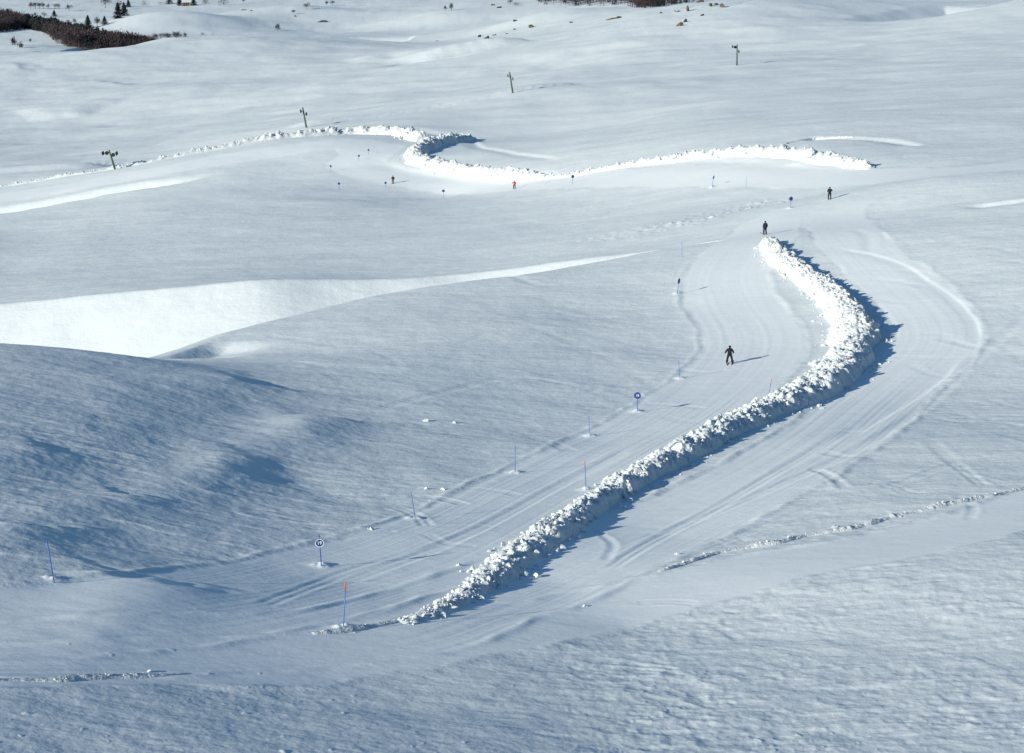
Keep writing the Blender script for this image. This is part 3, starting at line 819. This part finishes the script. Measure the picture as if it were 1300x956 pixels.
piste_sign(431,241,430.5,231, 'small dark disc sign on the slope farthest left below the bend', 15, 0.27, 0.3, False)
piste_sign(420,218,420,209, 'tiny blue disc sign in the grey hollow of the distant piste, left of another', 10, 0.24, 0.3, False)
piste_sign(455,204,456,196, 'tiny blue disc sign in the distant piste, middle of a row of three', 12, 0.24, 0.3, False)
piste_sign(468,196,468,188.5, 'tiny purple-blue disc sign nearest the snow heap at the bend', 10, 0.22, 0.3, False)

# ---- drag lift poles
def lift_pole(px, py, tx, ty, label, mats, wheels):
    p = stand(px, py); rot, h = lean_for(px, py, tx, ty, p)
    root = empty('lift_pole', p, rot, label=label, category='lift pole', group='poles of the drag lift')
    link('pole', to_mesh('pole', tube([(0, 0, -0.6), (0, 0, h * 0.5), (0, 0, h)], [0.27, 0.24, 0.2], 12), mats, True), root)
    link('cap', to_mesh('cap', tube([(0, 0, h), (0, 0, h + 0.12)], [0.19, 0.12], 12), mats, True), root)
    for sgn, zf, reach in wheels:                          # one bracket with two sheaves per side
        z = h * zf
        bk = link('bracket', to_mesh('bracket', tube([(sgn * 0.12, 0, z - 0.1), (sgn * reach, 0, z), (sgn * reach, 0, z)], 0.08, 6), GREYGREEN, True), root)
        b = bmesh.new(); box(b, (sgn * reach, 0, z), (0.12, 1.5, 0.16)); link('sheave_beam', to_mesh('sheave_beam', b, BLACK), bk)
        for y in (-0.62, 0.62):
            wbm = disc_bm(0.46, 0.2, 18)
            bmesh.ops.rotate(wbm, cent=(0, 0, 0), matrix=Matrix.Rotation(R(90), 3, 'Z'), verts=wbm.verts)
            bmesh.ops.translate(wbm, vec=(sgn * (reach + 0.12), y, z + 0.05), verts=wbm.verts)
            link('sheave', to_mesh('sheave', wbm, BLACK), bk)
        # the outer sheave, hung on a short arm
        if reach > 1.0:
            wbm = disc_bm(0.48, 0.24, 18); bmesh.ops.translate(wbm, vec=(sgn * reach * 0.45, -0.1, z - 0.12), verts=wbm.verts)
            link('sheave', to_mesh('sheave', wbm, BLACK), bk)
lift_pole(146,215,140,190, 'leaning green lift pole with wheels spread on both sides, leftmost of the row', GREEN, [(-1, .93, 1.6), (1, .76, 1.5)])
lift_pole(389,162,385,136, 'dark green lift pole just above the far snow bank, left of the hook-shaped heap', GREEN, [(-1, .84, .6), (1, .66, .6)])
lift_pole(651,118,647,91, 'green lift pole at the end of the thin white lift track, mid picture', GREEN, [(-1, .84, .6), (1, .66, .6)])
lift_pole(935.5,83,935,56, 'upright light green lift pole highest up the slope at the right', GREEN, [(-1, .9, 1.4), (1, .66, .5)])

# ---- skiers
JACKET = painted('dark_jacket', (0.006, 0.006, 0.009), 0.8); TROUSER = painted('dark_trousers', (0.008, 0.0075, 0.010), 0.8)
SKIN = painted('skin', (0.45, 0.26, 0.18), 0.6, 0.05); RED = painted('red_jacket', (0.62, 0.06, 0.045), 0.7, 0.15)
NAVY = painted('navy_cloth', (0.02, 0.03, 0.07), 0.8); SKIM = painted('ski_topsheet', (0.16, 0.03, 0.03), 0.4); HELM = painted('helmet_black', (0.01, 0.01, 0.012), 0.35)
BOOT = painted('boot_shell', (0.03, 0.02, 0.02), 0.4); GREYJ = painted('grey_blue_cloth', (0.05, 0.06, 0.085), 0.8)

def skier(px, py, label, pose, jacket, trouser, face=0.0, height=1.76, lean=0.0):
    """pose: dict of joint overrides in metres (x right, y forward away, z up)"""
    J = dict(pelvis=(0, 0, .93), waist=(0, .02, 1.08), chest=(0, .02, 1.32), neck=(0, .02, 1.50), head=(0, .0, 1.60), crown=(0, .0, 1.74),
             hipL=(-.12, 0, .90), kneeL=(-.15, -.05, .50), ankL=(-.17, .03, .10), toeL=(-.17, -.17, .06),
             hipR=(.12, 0, .90), kneeR=(.15, -.05, .50), ankR=(.17, .03, .10), toeR=(.17, -.17, .06),
             shL=(-.20, .02, 1.42), elL=(-.31, .02, 1.16), wrL=(-.27, -.20, 1.04), haL=(-.26, -.29, 1.03),
             shR=(.20, .02, 1.42), elR=(.31, .02, 1.16), wrR=(.27, -.20, 1.04), haR=(.26, -.29, 1.03))
    J.update(pose)
    rad = dict(pelvis=.20, waist=.20, chest=.225, neck=.075, head=.105, crown=.075, hipL=.135, kneeL=.105, ankL=.09, toeL=.055, hipR=.135, kneeR=.105, ankR=.09, toeR=.055,
               shL=.115, elL=.09, wrL=.055, haL=.06, shR=.115, elR=.09, wrR=.055, haR=.06)
    E = [('pelvis', 'waist'), ('waist', 'chest'), ('chest', 'neck'), ('neck', 'head'), ('head', 'crown'), ('chest', 'shL'), ('shL', 'elL'), ('elL', 'wrL'), ('wrL', 'haL'),
         ('chest', 'shR'), ('shR', 'elR'), ('elR', 'wrR'), ('wrR', 'haR'), ('pelvis', 'hipL'), ('hipL', 'kneeL'), ('kneeL', 'ankL'), ('ankL', 'toeL'),
         ('pelvis', 'hipR'), ('hipR', 'kneeR'), ('kneeR', 'ankR'), ('ankR', 'toeR')]
    names = list(rad); s = height / 1.76
    me = bpy.data.meshes.new('skeleton'); me.from_pydata([tuple(c * s for c in J[n]) for n in names], [(names.index(a), names.index(b)) for a, b in E], [])
    o = bpy.data.objects.new('skeleton', me); col.objects.link(o)
    o.modifiers.new('skin', 'SKIN')
    for n, v in zip(names, me.skin_vertices[0].data):
        v.radius = (rad[n] * s, rad[n] * s); v.use_root = n == 'pelvis'
    o.modifiers.new('sub', 'SUBSURF').levels = 2
    bpy.context.view_layer.update()
    body = bpy.data.meshes.new_from_object(o.evaluated_get(bpy.context.evaluated_depsgraph_get()))
    bpy.data.objects.remove(o); bpy.data.meshes.remove(me)
    body.name = 'body'; body.materials.clear()
    for m in (jacket, trouser, SKIN, BOOT): body.materials.append(m)
    for f in body.polygons:
        z = f.center.z / s; y = f.center.y
        f.use_smooth = True
        f.material_index = 3 if z < .17 else 1 if z < .95 and abs(f.center.x) < .24 * s + (0.2 if z < .8 else 0) else 2 if 1.50 < z < 1.66 and y < -.03 else 0
    p = stand(px, py)
    root = empty('person', p, (0, 0, face), label=label, category='person')
    link('body', body, root)
    hb = bmesh.new(); bmesh.ops.create_uvsphere(hb, u_segments=16, v_segments=10, radius=.128 * s)
    for v in hb.verts:
        if v.co.z < -.03 * s: v.co.z = -.03 * s
        v.co.y *= 1.12
    bmesh.ops.translate(hb, vec=Vector(J['crown']) * s + Vector((0, .015, -.07 * s)), verts=hb.verts)
    link('helmet', to_mesh('helmet', hb, HELM, True), root)
    for side in 'LR':
        a = Vector(J['ank' + side]) * s; t = Vector(J['toe' + side]) * s
        d = (t - a); d.z = 0; d.normalize()
        sk = bmesh.new()
        pts = [(-.75, .0), (-.7, .012), (.6, .012), (.78, .05), (.88, .12)]
        sd_ = Vector((-d.y, d.x, 0)) * .045
        prev = None
        for q, zz in pts:
            c = a + d * (q + .05); c.z = .03 + zz
            ring = [sk.verts.new(c - sd_), sk.verts.new(c + sd_), sk.verts.new(c + sd_ + Vector((0, 0, .018))), sk.verts.new(c - sd_ + Vector((0, 0, .018)))]
            if prev:
                for i in range(4): sk.faces.new((prev[i], prev[(i + 1) % 4], ring[(i + 1) % 4], ring[i]))
            else: sk.faces.new(ring[::-1])
            prev = ring
        sk.faces.new(prev)
        link('ski', to_mesh('ski', sk, SKIM), root)
skier(926,462, 'skier in black with legs apart and elbows out, on the curve of the near piste', dict(ankL=(-.27, .05, .10), kneeL=(-.22, -.04, .5), toeL=(-.29, -.15, .06), ankR=(.24, .04, .10), kneeR=(.2, -.05, .5), toeR=(.26, -.16, .06),
      elR=(.38, -.02, 1.14), wrR=(.44, -.2, 1.0), haR=(.46, -.28, .98), elL=(-.36, .02, 1.16), wrL=(-.33, -.16, 1.02), haL=(-.31, -.25, 1.0)), JACKET, TROUSER, R(172), 1.8)
skier(971,298, 'person in dark clothes standing at the upper end of the long snow bank', dict(ankL=(-.2, .05, .10), toeL=(-.22, -.15, .06), elL=(-.3, .03, 1.17), wrL=(-.26, .0, .95), haL=(-.25, -.05, .87), elR=(.29, .03, 1.17), wrR=(.27, .0, .95), haR=(.26, -.05, .87)), NAVY, TROUSER, R(200), 1.84)
skier(1053,253, 'skier in dark brown-black casting a long shadow where two tracks cross', dict(elL=(-.36, .0, 1.22), wrL=(-.22, -.2, 1.2), haL=(-.16, -.26, 1.22)), JACKET, TROUSER, R(170), 1.8)
skier(499,233, 'small dark skier in front of the hook-shaped heap', dict(), JACKET, GREYJ, R(-15), 1.8)
skier(653,240, 'small skier in a red jacket and dark trousers by the distant snow bank', dict(elL=(-.38, .0, 1.25), wrL=(-.5, -.15, 1.2), haL=(-.54, -.22, 1.2)), RED, NAVY, R(5), 1.8)
# ------------------------------------------------------------------ far trees, rocks and a house
BARK = painted('winter_bark', (0.045, 0.032, 0.034), 0.9, 0.3, 2.0)
TWIG = painted('bare_twigs', (0.055, 0.036, 0.040), 0.9, 0.35, 0.6)
GREYTWIG = painted('grey_twigs', (0.075, 0.065, 0.072), 0.9, 0.35, 0.6)
NEEDLE = painted('dark_needles', (0.010, 0.020, 0.022), 0.9, 0.4, 0.8)

def far_ground(px, D):
    v0 = 20.0
    for _ in range(30):                                     # row at which the ground at that depth lies
        x, y, z = point_at(px, v0, D); g = float(ground_z(x, y))
        v0 += (z - g) / D * FPX * 0.98
    x, y, z = point_at(px, v0, D)
    return (x, y, float(ground_z(x, y))), v0

def twig_cloud(h, wd, n, r):
    """slivers of twigs filling an uneven crown, all pointing outward and up"""
    V = []; F = []
    lobes = [(r.normal(0, wd * .17), r.normal(0, wd * .17), h * r.uniform(.42, .74), wd * r.uniform(.26, .42)) for _ in range(6)]
    for k in range(n):
        lx, ly, lz, lr = lobes[r.integers(6)]
        d = r.normal(size=3); d /= np.linalg.norm(d) + 1e-9
        p = np.array([lx, ly, lz]) + d * lr * r.uniform(.2, 1.0) * np.array([1, 1, 1.05])
        q = p + (d * .7 + np.array([0, 0, .5])) * h * r.uniform(.07, .14)
        s = np.cross(d, r.normal(size=3)); s = s / (np.linalg.norm(s) + 1e-9) * h * r.uniform(.014, .032)
        b = len(V); V += [p - s, p + s, q]; F.append((b, b + 1, b + 2))
    return np.array(V), np.array(F)
def needle_cloud(h, wd, n, r):
    V = []; F = []
    for k in range(n):
        t = r.uniform(.06, 1) ** 1.0; a = r.uniform(0, 6.283); R0 = wd * .8 * (1 - t) ** .8 * r.uniform(.35, 1.1) + .05
        p = np.array([math.cos(a) * R0 * .3, math.sin(a) * R0 * .3, h * t]); q = np.array([math.cos(a) * R0, math.sin(a) * R0, h * t - h * .07])
        s = np.array([-math.sin(a), math.cos(a), 0]) * h * .07; b = len(V)
        V += [p, q + s, q - s]; F.append((b, b + 1, b + 2))
    return np.array(V), np.array(F)
def trunk_mesh(h, wd, r, bare=True):
    bm = tube([(0, 0, -.4), (0, 0, h * .3), (r.normal(0, .03 * h), 0, h * .6), (0, 0, h * .92)], [h * .028, h * .022, h * .013, h * .004], 6)
    if bare:
        for k in range(6):
            a = r.uniform(0, 6.283); z = h * r.uniform(.28, .55); e = wd * r.uniform(.25, .42)
            b2 = tube([(0, 0, z), (math.cos(a) * e * .5, math.sin(a) * e * .5, z + h * .14), (math.cos(a) * e, math.sin(a) * e, z + h * .32)], [h * .012, h * .008, h * .003], 4)
            t = bpy.data.meshes.new('t'); b2.to_mesh(t); b2.free(); bm.from_mesh(t); bpy.data.meshes.remove(t)
    return bm

def tree(px, py, hp, wp, label, kind='bare', mat=None, group=None, D=None, seed=0):
    if D is None:
        g = sight(px, py, ground_z); loc = (float(g[0]), float(g[1]), float(ground_z(g[0], g[1])))
    else:
        loc, _ = far_ground(px, D)
    dep = loc[1] * CP - (loc[2] - CAMZ) * SP
    h = hp * dep / FPX; wd = wp * dep / FPX
    r = np.random.default_rng(seed + int(px * 7 + py))
    name = {'bare': 'bare_tree', 'conifer': 'conifer', 'bush': 'bush'}[kind]
    t = empty(name, loc, (0, 0, r.uniform(0, 6)), label=label, category='tree' if kind != 'bush' else 'bush')
    if group: t['group'] = group
    if kind == 'conifer': V, F = needle_cloud(h, wd, 420, r); m = NEEDLE
    else:
        V, F = twig_cloud(h, wd, 480, r); m = mat or TWIG
        if kind == 'bush': V[:, 2] = (V[:, 2] - h * .35) * 1.25
    link('crown', mesh_from('crown', V, F, m, False), t)
    link('trunk', to_mesh('trunk', trunk_mesh(h if kind != 'bush' else h * .6, wd, r, kind == 'bare'), BARK, True), t)
    return t
HEDGE = 'trees in a row across the far field'
for k, (x, lab) in enumerate([(39, 'grey bare tree at the left end of the far field row'), (45, 'second grey bare tree from the left in the far field row'), (50, 'middle grey bare tree of the dense part of the far field row'),
                              (55, 'grey bare tree right of the middle in the far field row'), (62, 'grey bare tree after a small gap in the far field row'), (70, 'grey bare tree next to last in the far field row'), (75, 'low grey bare tree at the right end of the far field row')]):
    tree(x, 11.5, 9 - (k > 3) * 2.5, 8, lab, 'bare', GREYTWIG, HEDGE)
for a in [(88, 14, 9, 9, 'rounded grey bare tree standing alone right of the far field row', 'bare', GREYTWIG), (45, 22, 6, 5, 'small grey tree above the left wood, left of a rounder one', 'bare', GREYTWIG),
          (56, 23, 7, 7, 'small round grey tree above the left wood, beside a dark conifer', 'bare', GREYTWIG), (69, 21, 8.5, 7, 'dark conifer alone above the left wood', 'conifer', None),
          (19, 57, 14, 9, 'tall brown bush of two leaning on the slope left of the wood', 'bush', TWIG), (27, 61, 10, 9, 'lower brown bush of two on the slope left of the wood', 'bush', TWIG),
          (39, 53, 6, 4, 'tiny grey bush on the slope between the brown pair and the wood', 'bush', GREYTWIG), (134, 10, 13, 17, 'broad dark bare tree clump at the top edge above the wood', 'bare', TWIG),
          (87, 29, 5, 5, 'low grey shrub at the left of a pair above the wood', 'bush', GREYTWIG), (95, 29, 7, 8, 'grey shrub beside the dark conifer group above the wood', 'bush', GREYTWIG),
          (112, 36, 17, 12, 'dark conifer at the left of the group right of the wood top', 'conifer', None), (124, 34, 12, 12, 'broad brown tree in the conifer group above the wood', 'bare', TWIG),
          (133, 31, 11, 9, 'small dark conifer between the brown tree and the tall conifers', 'conifer', None), (150, 23, 20, 12, 'tall dark conifer at the upper end of the hillside group', 'conifer', None),
          (158, 20, 17, 11, 'dense dark conifer rightmost of the hillside group', 'conifer', None), (152, 12, 10, 14, 'brown bare tree behind the tall conifers', 'bare', TWIG), (163, 9, 10, 7, 'dark conifer at the top right of the brown tree', 'conifer', None),
          (183, 8, 6, 16, 'low grey hedge bush along the upper field edge', 'bush', GREYTWIG), (204, 6, 4, 8, 'tiny grey bush in the gap of the upper field edge', 'bush', GREYTWIG),
          (215, 5, 9, 10, 'dark conifer left of the brown house', 'conifer', None), (228, 7, 11, 8, 'dark conifer touching the left wall of the brown house', 'conifer', None), (246, 7, 11, 9, 'dark conifer touching the right wall of the brown house', 'conifer', None),
          (261, 5, 8, 14, 'pair-like dark bush right of the house conifers', 'bush', TWIG), (284, 7, 11, 22, 'wide brown tree mass at the top edge right of the house', 'bush', TWIG),
          (165, 53, 11, 8, 'grey leafless tree at the right tail of the wood', 'bare', GREYTWIG), (173, 52, 6, 8, 'low grey bush at the right tail of the wood', 'bush', GREYTWIG), (184, 50, 7, 8, 'brown bush right of the tail of the wood', 'bush', TWIG),
          (198, 49, 8, 7, 'brown bush on the snow brow, left one of a line', 'bush', TWIG), (213, 48, 8, 8, 'brown round bush on the snow brow, middle of a line', 'bush', TWIG), (224, 48, 9, 9, 'taller brown bush on the snow brow', 'bush', TWIG), (236, 47, 4, 14, 'flat brown hedge at the end of the brow line', 'bush', TWIG),
          (258, 45, 4.5, 8, 'round grey-brown bush alone on the snow brow', 'bush', TWIG), (272, 45, 2.5, 11, 'flat reddish bush right of the round one on the brow', 'bush', TWIG),
          (352, 38, 9, 8, 'dark round tree above the shaded snow hump', 'bush', TWIG), (373, 18, 6, 4.5, 'small dark tree above a blue hollow', 'bare', TWIG), (389, 12, 9, 9, 'round grey tree at the end of a field wall', 'bare', GREYTWIG),
          (414.5, 7, 6, 5, 'left grey tree of a pair near the top edge', 'bare', GREYTWIG), (422.5, 7, 6.5, 5.5, 'right grey tree of a pair near the top edge', 'bare', GREYTWIG), (309, 4, 6, 4, 'tiny tree at the top edge, left of a low bush', 'bare', TWIG),
          (565, 14, 7, 5, 'smaller left tree of the bare pair in the far field', 'bare', GREYTWIG), (573, 14, 9.5, 8, 'larger right tree of the bare pair in the far field', 'bare', GREYTWIG), (648, 6, 7, 8, 'dark bare tree left of the right-hand wood', 'bare', TWIG), (655, 8, 5, 8, 'low dark bush under the bare tree left of the right-hand wood', 'bush', TWIG)]:
    tree(*a)

for k in range(16):
    bx = 166 + k * 4.6 + rng.uniform(-1.5, 1.5); by = np.interp(bx, [160, 185, 200, 245], [54, 50, 47.5, 46.5])
    tree(bx, by, rng.uniform(4, 8), rng.uniform(6, 9), 'brown leafless bush in the dense line along the snow brow right of the wood', 'bush', TWIG, 'bushes in the line along the snow brow', seed=50 + k)

def wood(name, label, spots, seed):
    r = np.random.default_rng(seed)
    protos = [(twig_cloud(1, .85, 80, r), 0) for _ in range(6)] + [(needle_cloud(1, .5, 60, r), 1) for _ in range(3)]
    V = []; F = []; M = []; n = 0
    for px, D, h, con in spots:
        x0 = (px - 650) * D / FPX; y0 = D * 1.03
        z0 = float(ground_z(x0, y0))
        (PV, PF), mi = protos[r.integers(6)] if not con else protos[6 + r.integers(3)]
        a = r.uniform(0, 6.283); c, s = math.cos(a), math.sin(a)
        Q = PV @ np.array([[c, s, 0], [-s, c, 0], [0, 0, 1]]) * h
        V.append(Q + np.array([x0, y0, z0])); F.append(PF + n); M.append(np.full(len(PF), mi)); n += len(PV)
        # trunk
        tw = h * .02; T = np.array([[-tw, 0, -.5], [tw, 0, -.5], [0, tw, -.5], [0, 0, h * .8]]) + np.array([x0, y0, z0])
        V.append(T); F.append(np.array([[0, 1, 3], [1, 2, 3], [2, 0, 3]]) + n); M.append(np.zeros(3)); n += 4
    me = mesh_from(name, np.concatenate(V), np.concatenate(F), TWIG, False)
    me.materials.append(NEEDLE); me.polygons.foreach_set('material_index', np.concatenate(M).astype(np.int32))
    return link(name, me, label=label, category='wood', kind='stuff')
def row_at(px, D):
    x0 = (px - 650) * D / FPX; y0 = D * 1.03; z = CAMZ - float(ground_z(x0, y0))
    t = z / y0
    return 478 + FPX * (t - math.tan(PITCH)) / (1 + t * math.tan(PITCH))
LOWX = [-60, 0, 20, 45, 60, 85, 110, 135, 155, 180, 197]; LOWY = [44, 40, 37, 41, 55, 62, 72, 75, 75, 74, 70]
TOPX = [-60, 0, 25, 60, 100, 125, 140, 160, 197]; TOPY = [20, 24, 32, 39, 49, 57, 59, 58, 55]
spots = []
for k in range(16000):
    px = rng.uniform(-60, 197); D = rng.uniform(1290, 2000); y = row_at(px, D)
    if np.interp(px, TOPX, TOPY) < y < np.interp(px, LOWX, LOWY):
        spots.append((px, D, rng.uniform(8, 13) * np.interp(px, [0, 140, 160, 200], [1, 1, .8, .3]), y < np.interp(px, TOPX, TOPY) + 5 and 20 < px < 125 or rng.random() < .07))
wood('wood', 'dark purple-brown leafless wood filling the dip at the top left', spots[:3000], 3)
print('wood', len(spots))
spots = []
for k in range(14000):
    px = rng.uniform(683, 905); D = rng.uniform(1250, 2300); y = row_at(px, D)
    if y < np.interp(px, [683, 700, 750, 800, 812, 850, 880, 905], [6, 6.5, 8, 7.5, 12, 7, 3, -1]) and y > -9:
        spots.append((px, D, rng.uniform(6, 10), rng.random() < .12))
wood('wood', 'dark strip of wood along the top edge right of centre', spots[:2200], 4)
print('wood', len(spots))

# ---- rocks
def rock_material():
    m = painted('ochre_rock', (0.13, 0.098, 0.07), 0.9, 0.45, 0.35); return m
ROCK = rock_material(); DARKROCK = painted('dark_rock', (0.045, 0.04, 0.04), 0.9, 0.4, 0.5)
def rock(px, py, wp, hp, label, tilt=0.0, mat=None):
    g = sight(px, py, ground_z); x, y = float(g[0]), float(g[1]); z = float(ground_z(x, y))
    dep = y * CP - (z - CAMZ) * SP; k = dep / FPX
    r = np.random.default_rng(int(px * 13 + py)); V, F = ico(3)
    for j in range(16):
        d = r.normal(size=3); d /= np.linalg.norm(d); c = r.uniform(.4, .85); hh = V @ d
        V = V - np.outer(np.clip(hh - c, 0, None), d)
    V = V + .05 * np.stack([fbm(V[:, 0] * 3 + 7 * j, V[:, 1] * 3 + V[:, 2] * 2.3, 300 + j, 3) for j in range(3)], 1)
    w_, h_ = wp * k, hp * k
    V = V * np.array([w_ * .62, w_ * .4, h_ * .75]); V[:, 2] += h_ * .18; V[:, 2] += V[:, 0] * tilt
    me = mesh_from('rock', V, F, mat or ROCK, False)
    # snow lies on its flat upper faces on the lee side
    me.materials.append(SNOWBANK)
    nz = np.zeros(len(me.polygons) * 3, np.float32); me.polygons.foreach_get('normal', nz); nz = nz.reshape(-1, 3)
    me.polygons.foreach_set('material_index', ((nz[:, 2] > .78) & (r.random(len(nz)) < .9)).astype(np.int32))
    o = link('rock', me, label=label, category='rock', group='rocks sticking out of the snow'); o.location = (x, y, z); o.rotation_euler = (0, 0, r.uniform(-.3, .3))
for a in [(780, 24, 19, 5, 'long tilted brown rock band on the snow below the right-hand wood', .28, None), (839, 17, 5, 3, 'small ochre rock left of the rock garden', 0, None), (859, 15, 7, 4, 'arched low rock in the rock garden', 0, None),
          (873, 14, 5, 8.5, 'tall upright ochre rock in the rock garden', .2, None), (902, 8, 6, 7, 'square-topped ochre rock at the top of the rock garden', 0, None), (909, 6, 6, 4, 'low dark rock right of the square-topped one', 0, DARKROCK),
          (917, 9, 6, 6, 'light brown rock at the right end of the rock garden', .1, None), (862, 33, 9, 6, 'brown rock with snow on top, lower of a slanting pair', .5, None), (870, 28, 6, 6, 'pointed dark rock, upper of a slanting pair', .4, DARKROCK),
          (891, 20, 6, 3.5, 'small grey rock on the edge of the shaded snow', .2, DARKROCK), (889, 3, 12, 5, 'broad ochre rock at the very top edge', 0, None), (409, 28, 12, 4, 'black elongated rock alone on the snow left of centre', .05, DARKROCK),
          (654, 27, 6, 3, 'dark rock alone above a small chain of rocks', 0, DARKROCK), (653, 38, 5, 4, 'small ochre rock in the chain, above the lowest', 0, None), (643, 43, 4, 2, 'tiny rock at the lower end of the chain', 0, DARKROCK),
          (675, 35, 8, 5, 'two-toned ochre rock at the right end of the chain', 0, None), (609, 47, 6, 3.5, 'dark rock left of a snowy cluster', 0, DARKROCK), (618, 49, 7, 4, 'larger ochre rock in the snowy cluster', .15, None), (628, 45, 6, 2, 'thin rock at the right of the snowy cluster', .1, None),
          (555, 52, 6, 1.8, 'thin dark rock lying under a bright drift', .1, DARKROCK), (725, 29, 4, 3, 'tiny dark rock on the slope left of the long rock band', 0, DARKROCK), (634, 10, 6, 3, 'black rock under the far bare trees', 0, DARKROCK), (626, 7, 6, 2.5, 'grey rock beside the black one under the far trees', 0, None),
          (311, 13, 8, 2.5, 'dark brown low rock right of the house', 0, DARKROCK), (319, 14, 5, 2.5, 'smaller dark rock next to the low one right of the house', 0, DARKROCK), (375, 21, 4, 2, 'tiny dark rock at the foot of the small tree', 0, DARKROCK)]:
    rock(*a)

# ---- the brown house by the conifers
HW = painted('brown_stone_wall', (0.13, 0.085, 0.06), 0.9, 0.3, 0.5); HY = painted('ochre_plaster', (0.42, 0.33, 0.19), 0.9, 0.1); PANE = painted('dark_pane', (0.02, 0.025, 0.03), 0.2)
g = sight(237, 7.5, ground_z); hx_, hy_ = float(g[0]), float(g[1]); hz_ = float(ground_z(hx_, hy_))
k_ = (hy_ * CP - (hz_ - CAMZ) * SP) / FPX
hs = empty('house', (hx_, hy_, hz_), (0, 0, R(12)), label='small brown house with an ochre gable between dark conifers at the top edge', category='house')
W_, D_, H_ = 10.5 * k_, 7 * k_, 4.6 * k_
b = bmesh.new(); box(b, (0, 0, H_ / 2 - .5), (W_, D_, H_ + 1)); link('wall', to_mesh('wall', b, HW), hs)
b = bmesh.new(); box(b, (W_ * .42, -D_ * .52, H_ / 2 - .5), (W_ * .2, .3, H_ + .9)); link('gable', to_mesh('gable', b, HY), hs)
b = bmesh.new()
vs = [b.verts.new(c) for c in [(-W_ * .54, -D_ * .58, H_), (W_ * .54, -D_ * .58, H_), (W_ * .54, D_ * .58, H_), (-W_ * .54, D_ * .58, H_), (-W_ * .54, 0, H_ * 1.6), (W_ * .54, 0, H_ * 1.6)]]
for f in [(0, 1, 5, 4), (2, 3, 4, 5), (1, 2, 5), (3, 0, 4), (3, 2, 1, 0)]: b.faces.new([vs[i] for i in f])
link('roof', to_mesh('roof', b, SNOWBANK), hs)
for q in (-.3, -.05, .18):
    b = bmesh.new(); box(b, (W_ * q, -D_ * .5 - .04, H_ * .55), (W_ * .09, .1, H_ * .3)); link('window', to_mesh('window', b, PANE), hs)
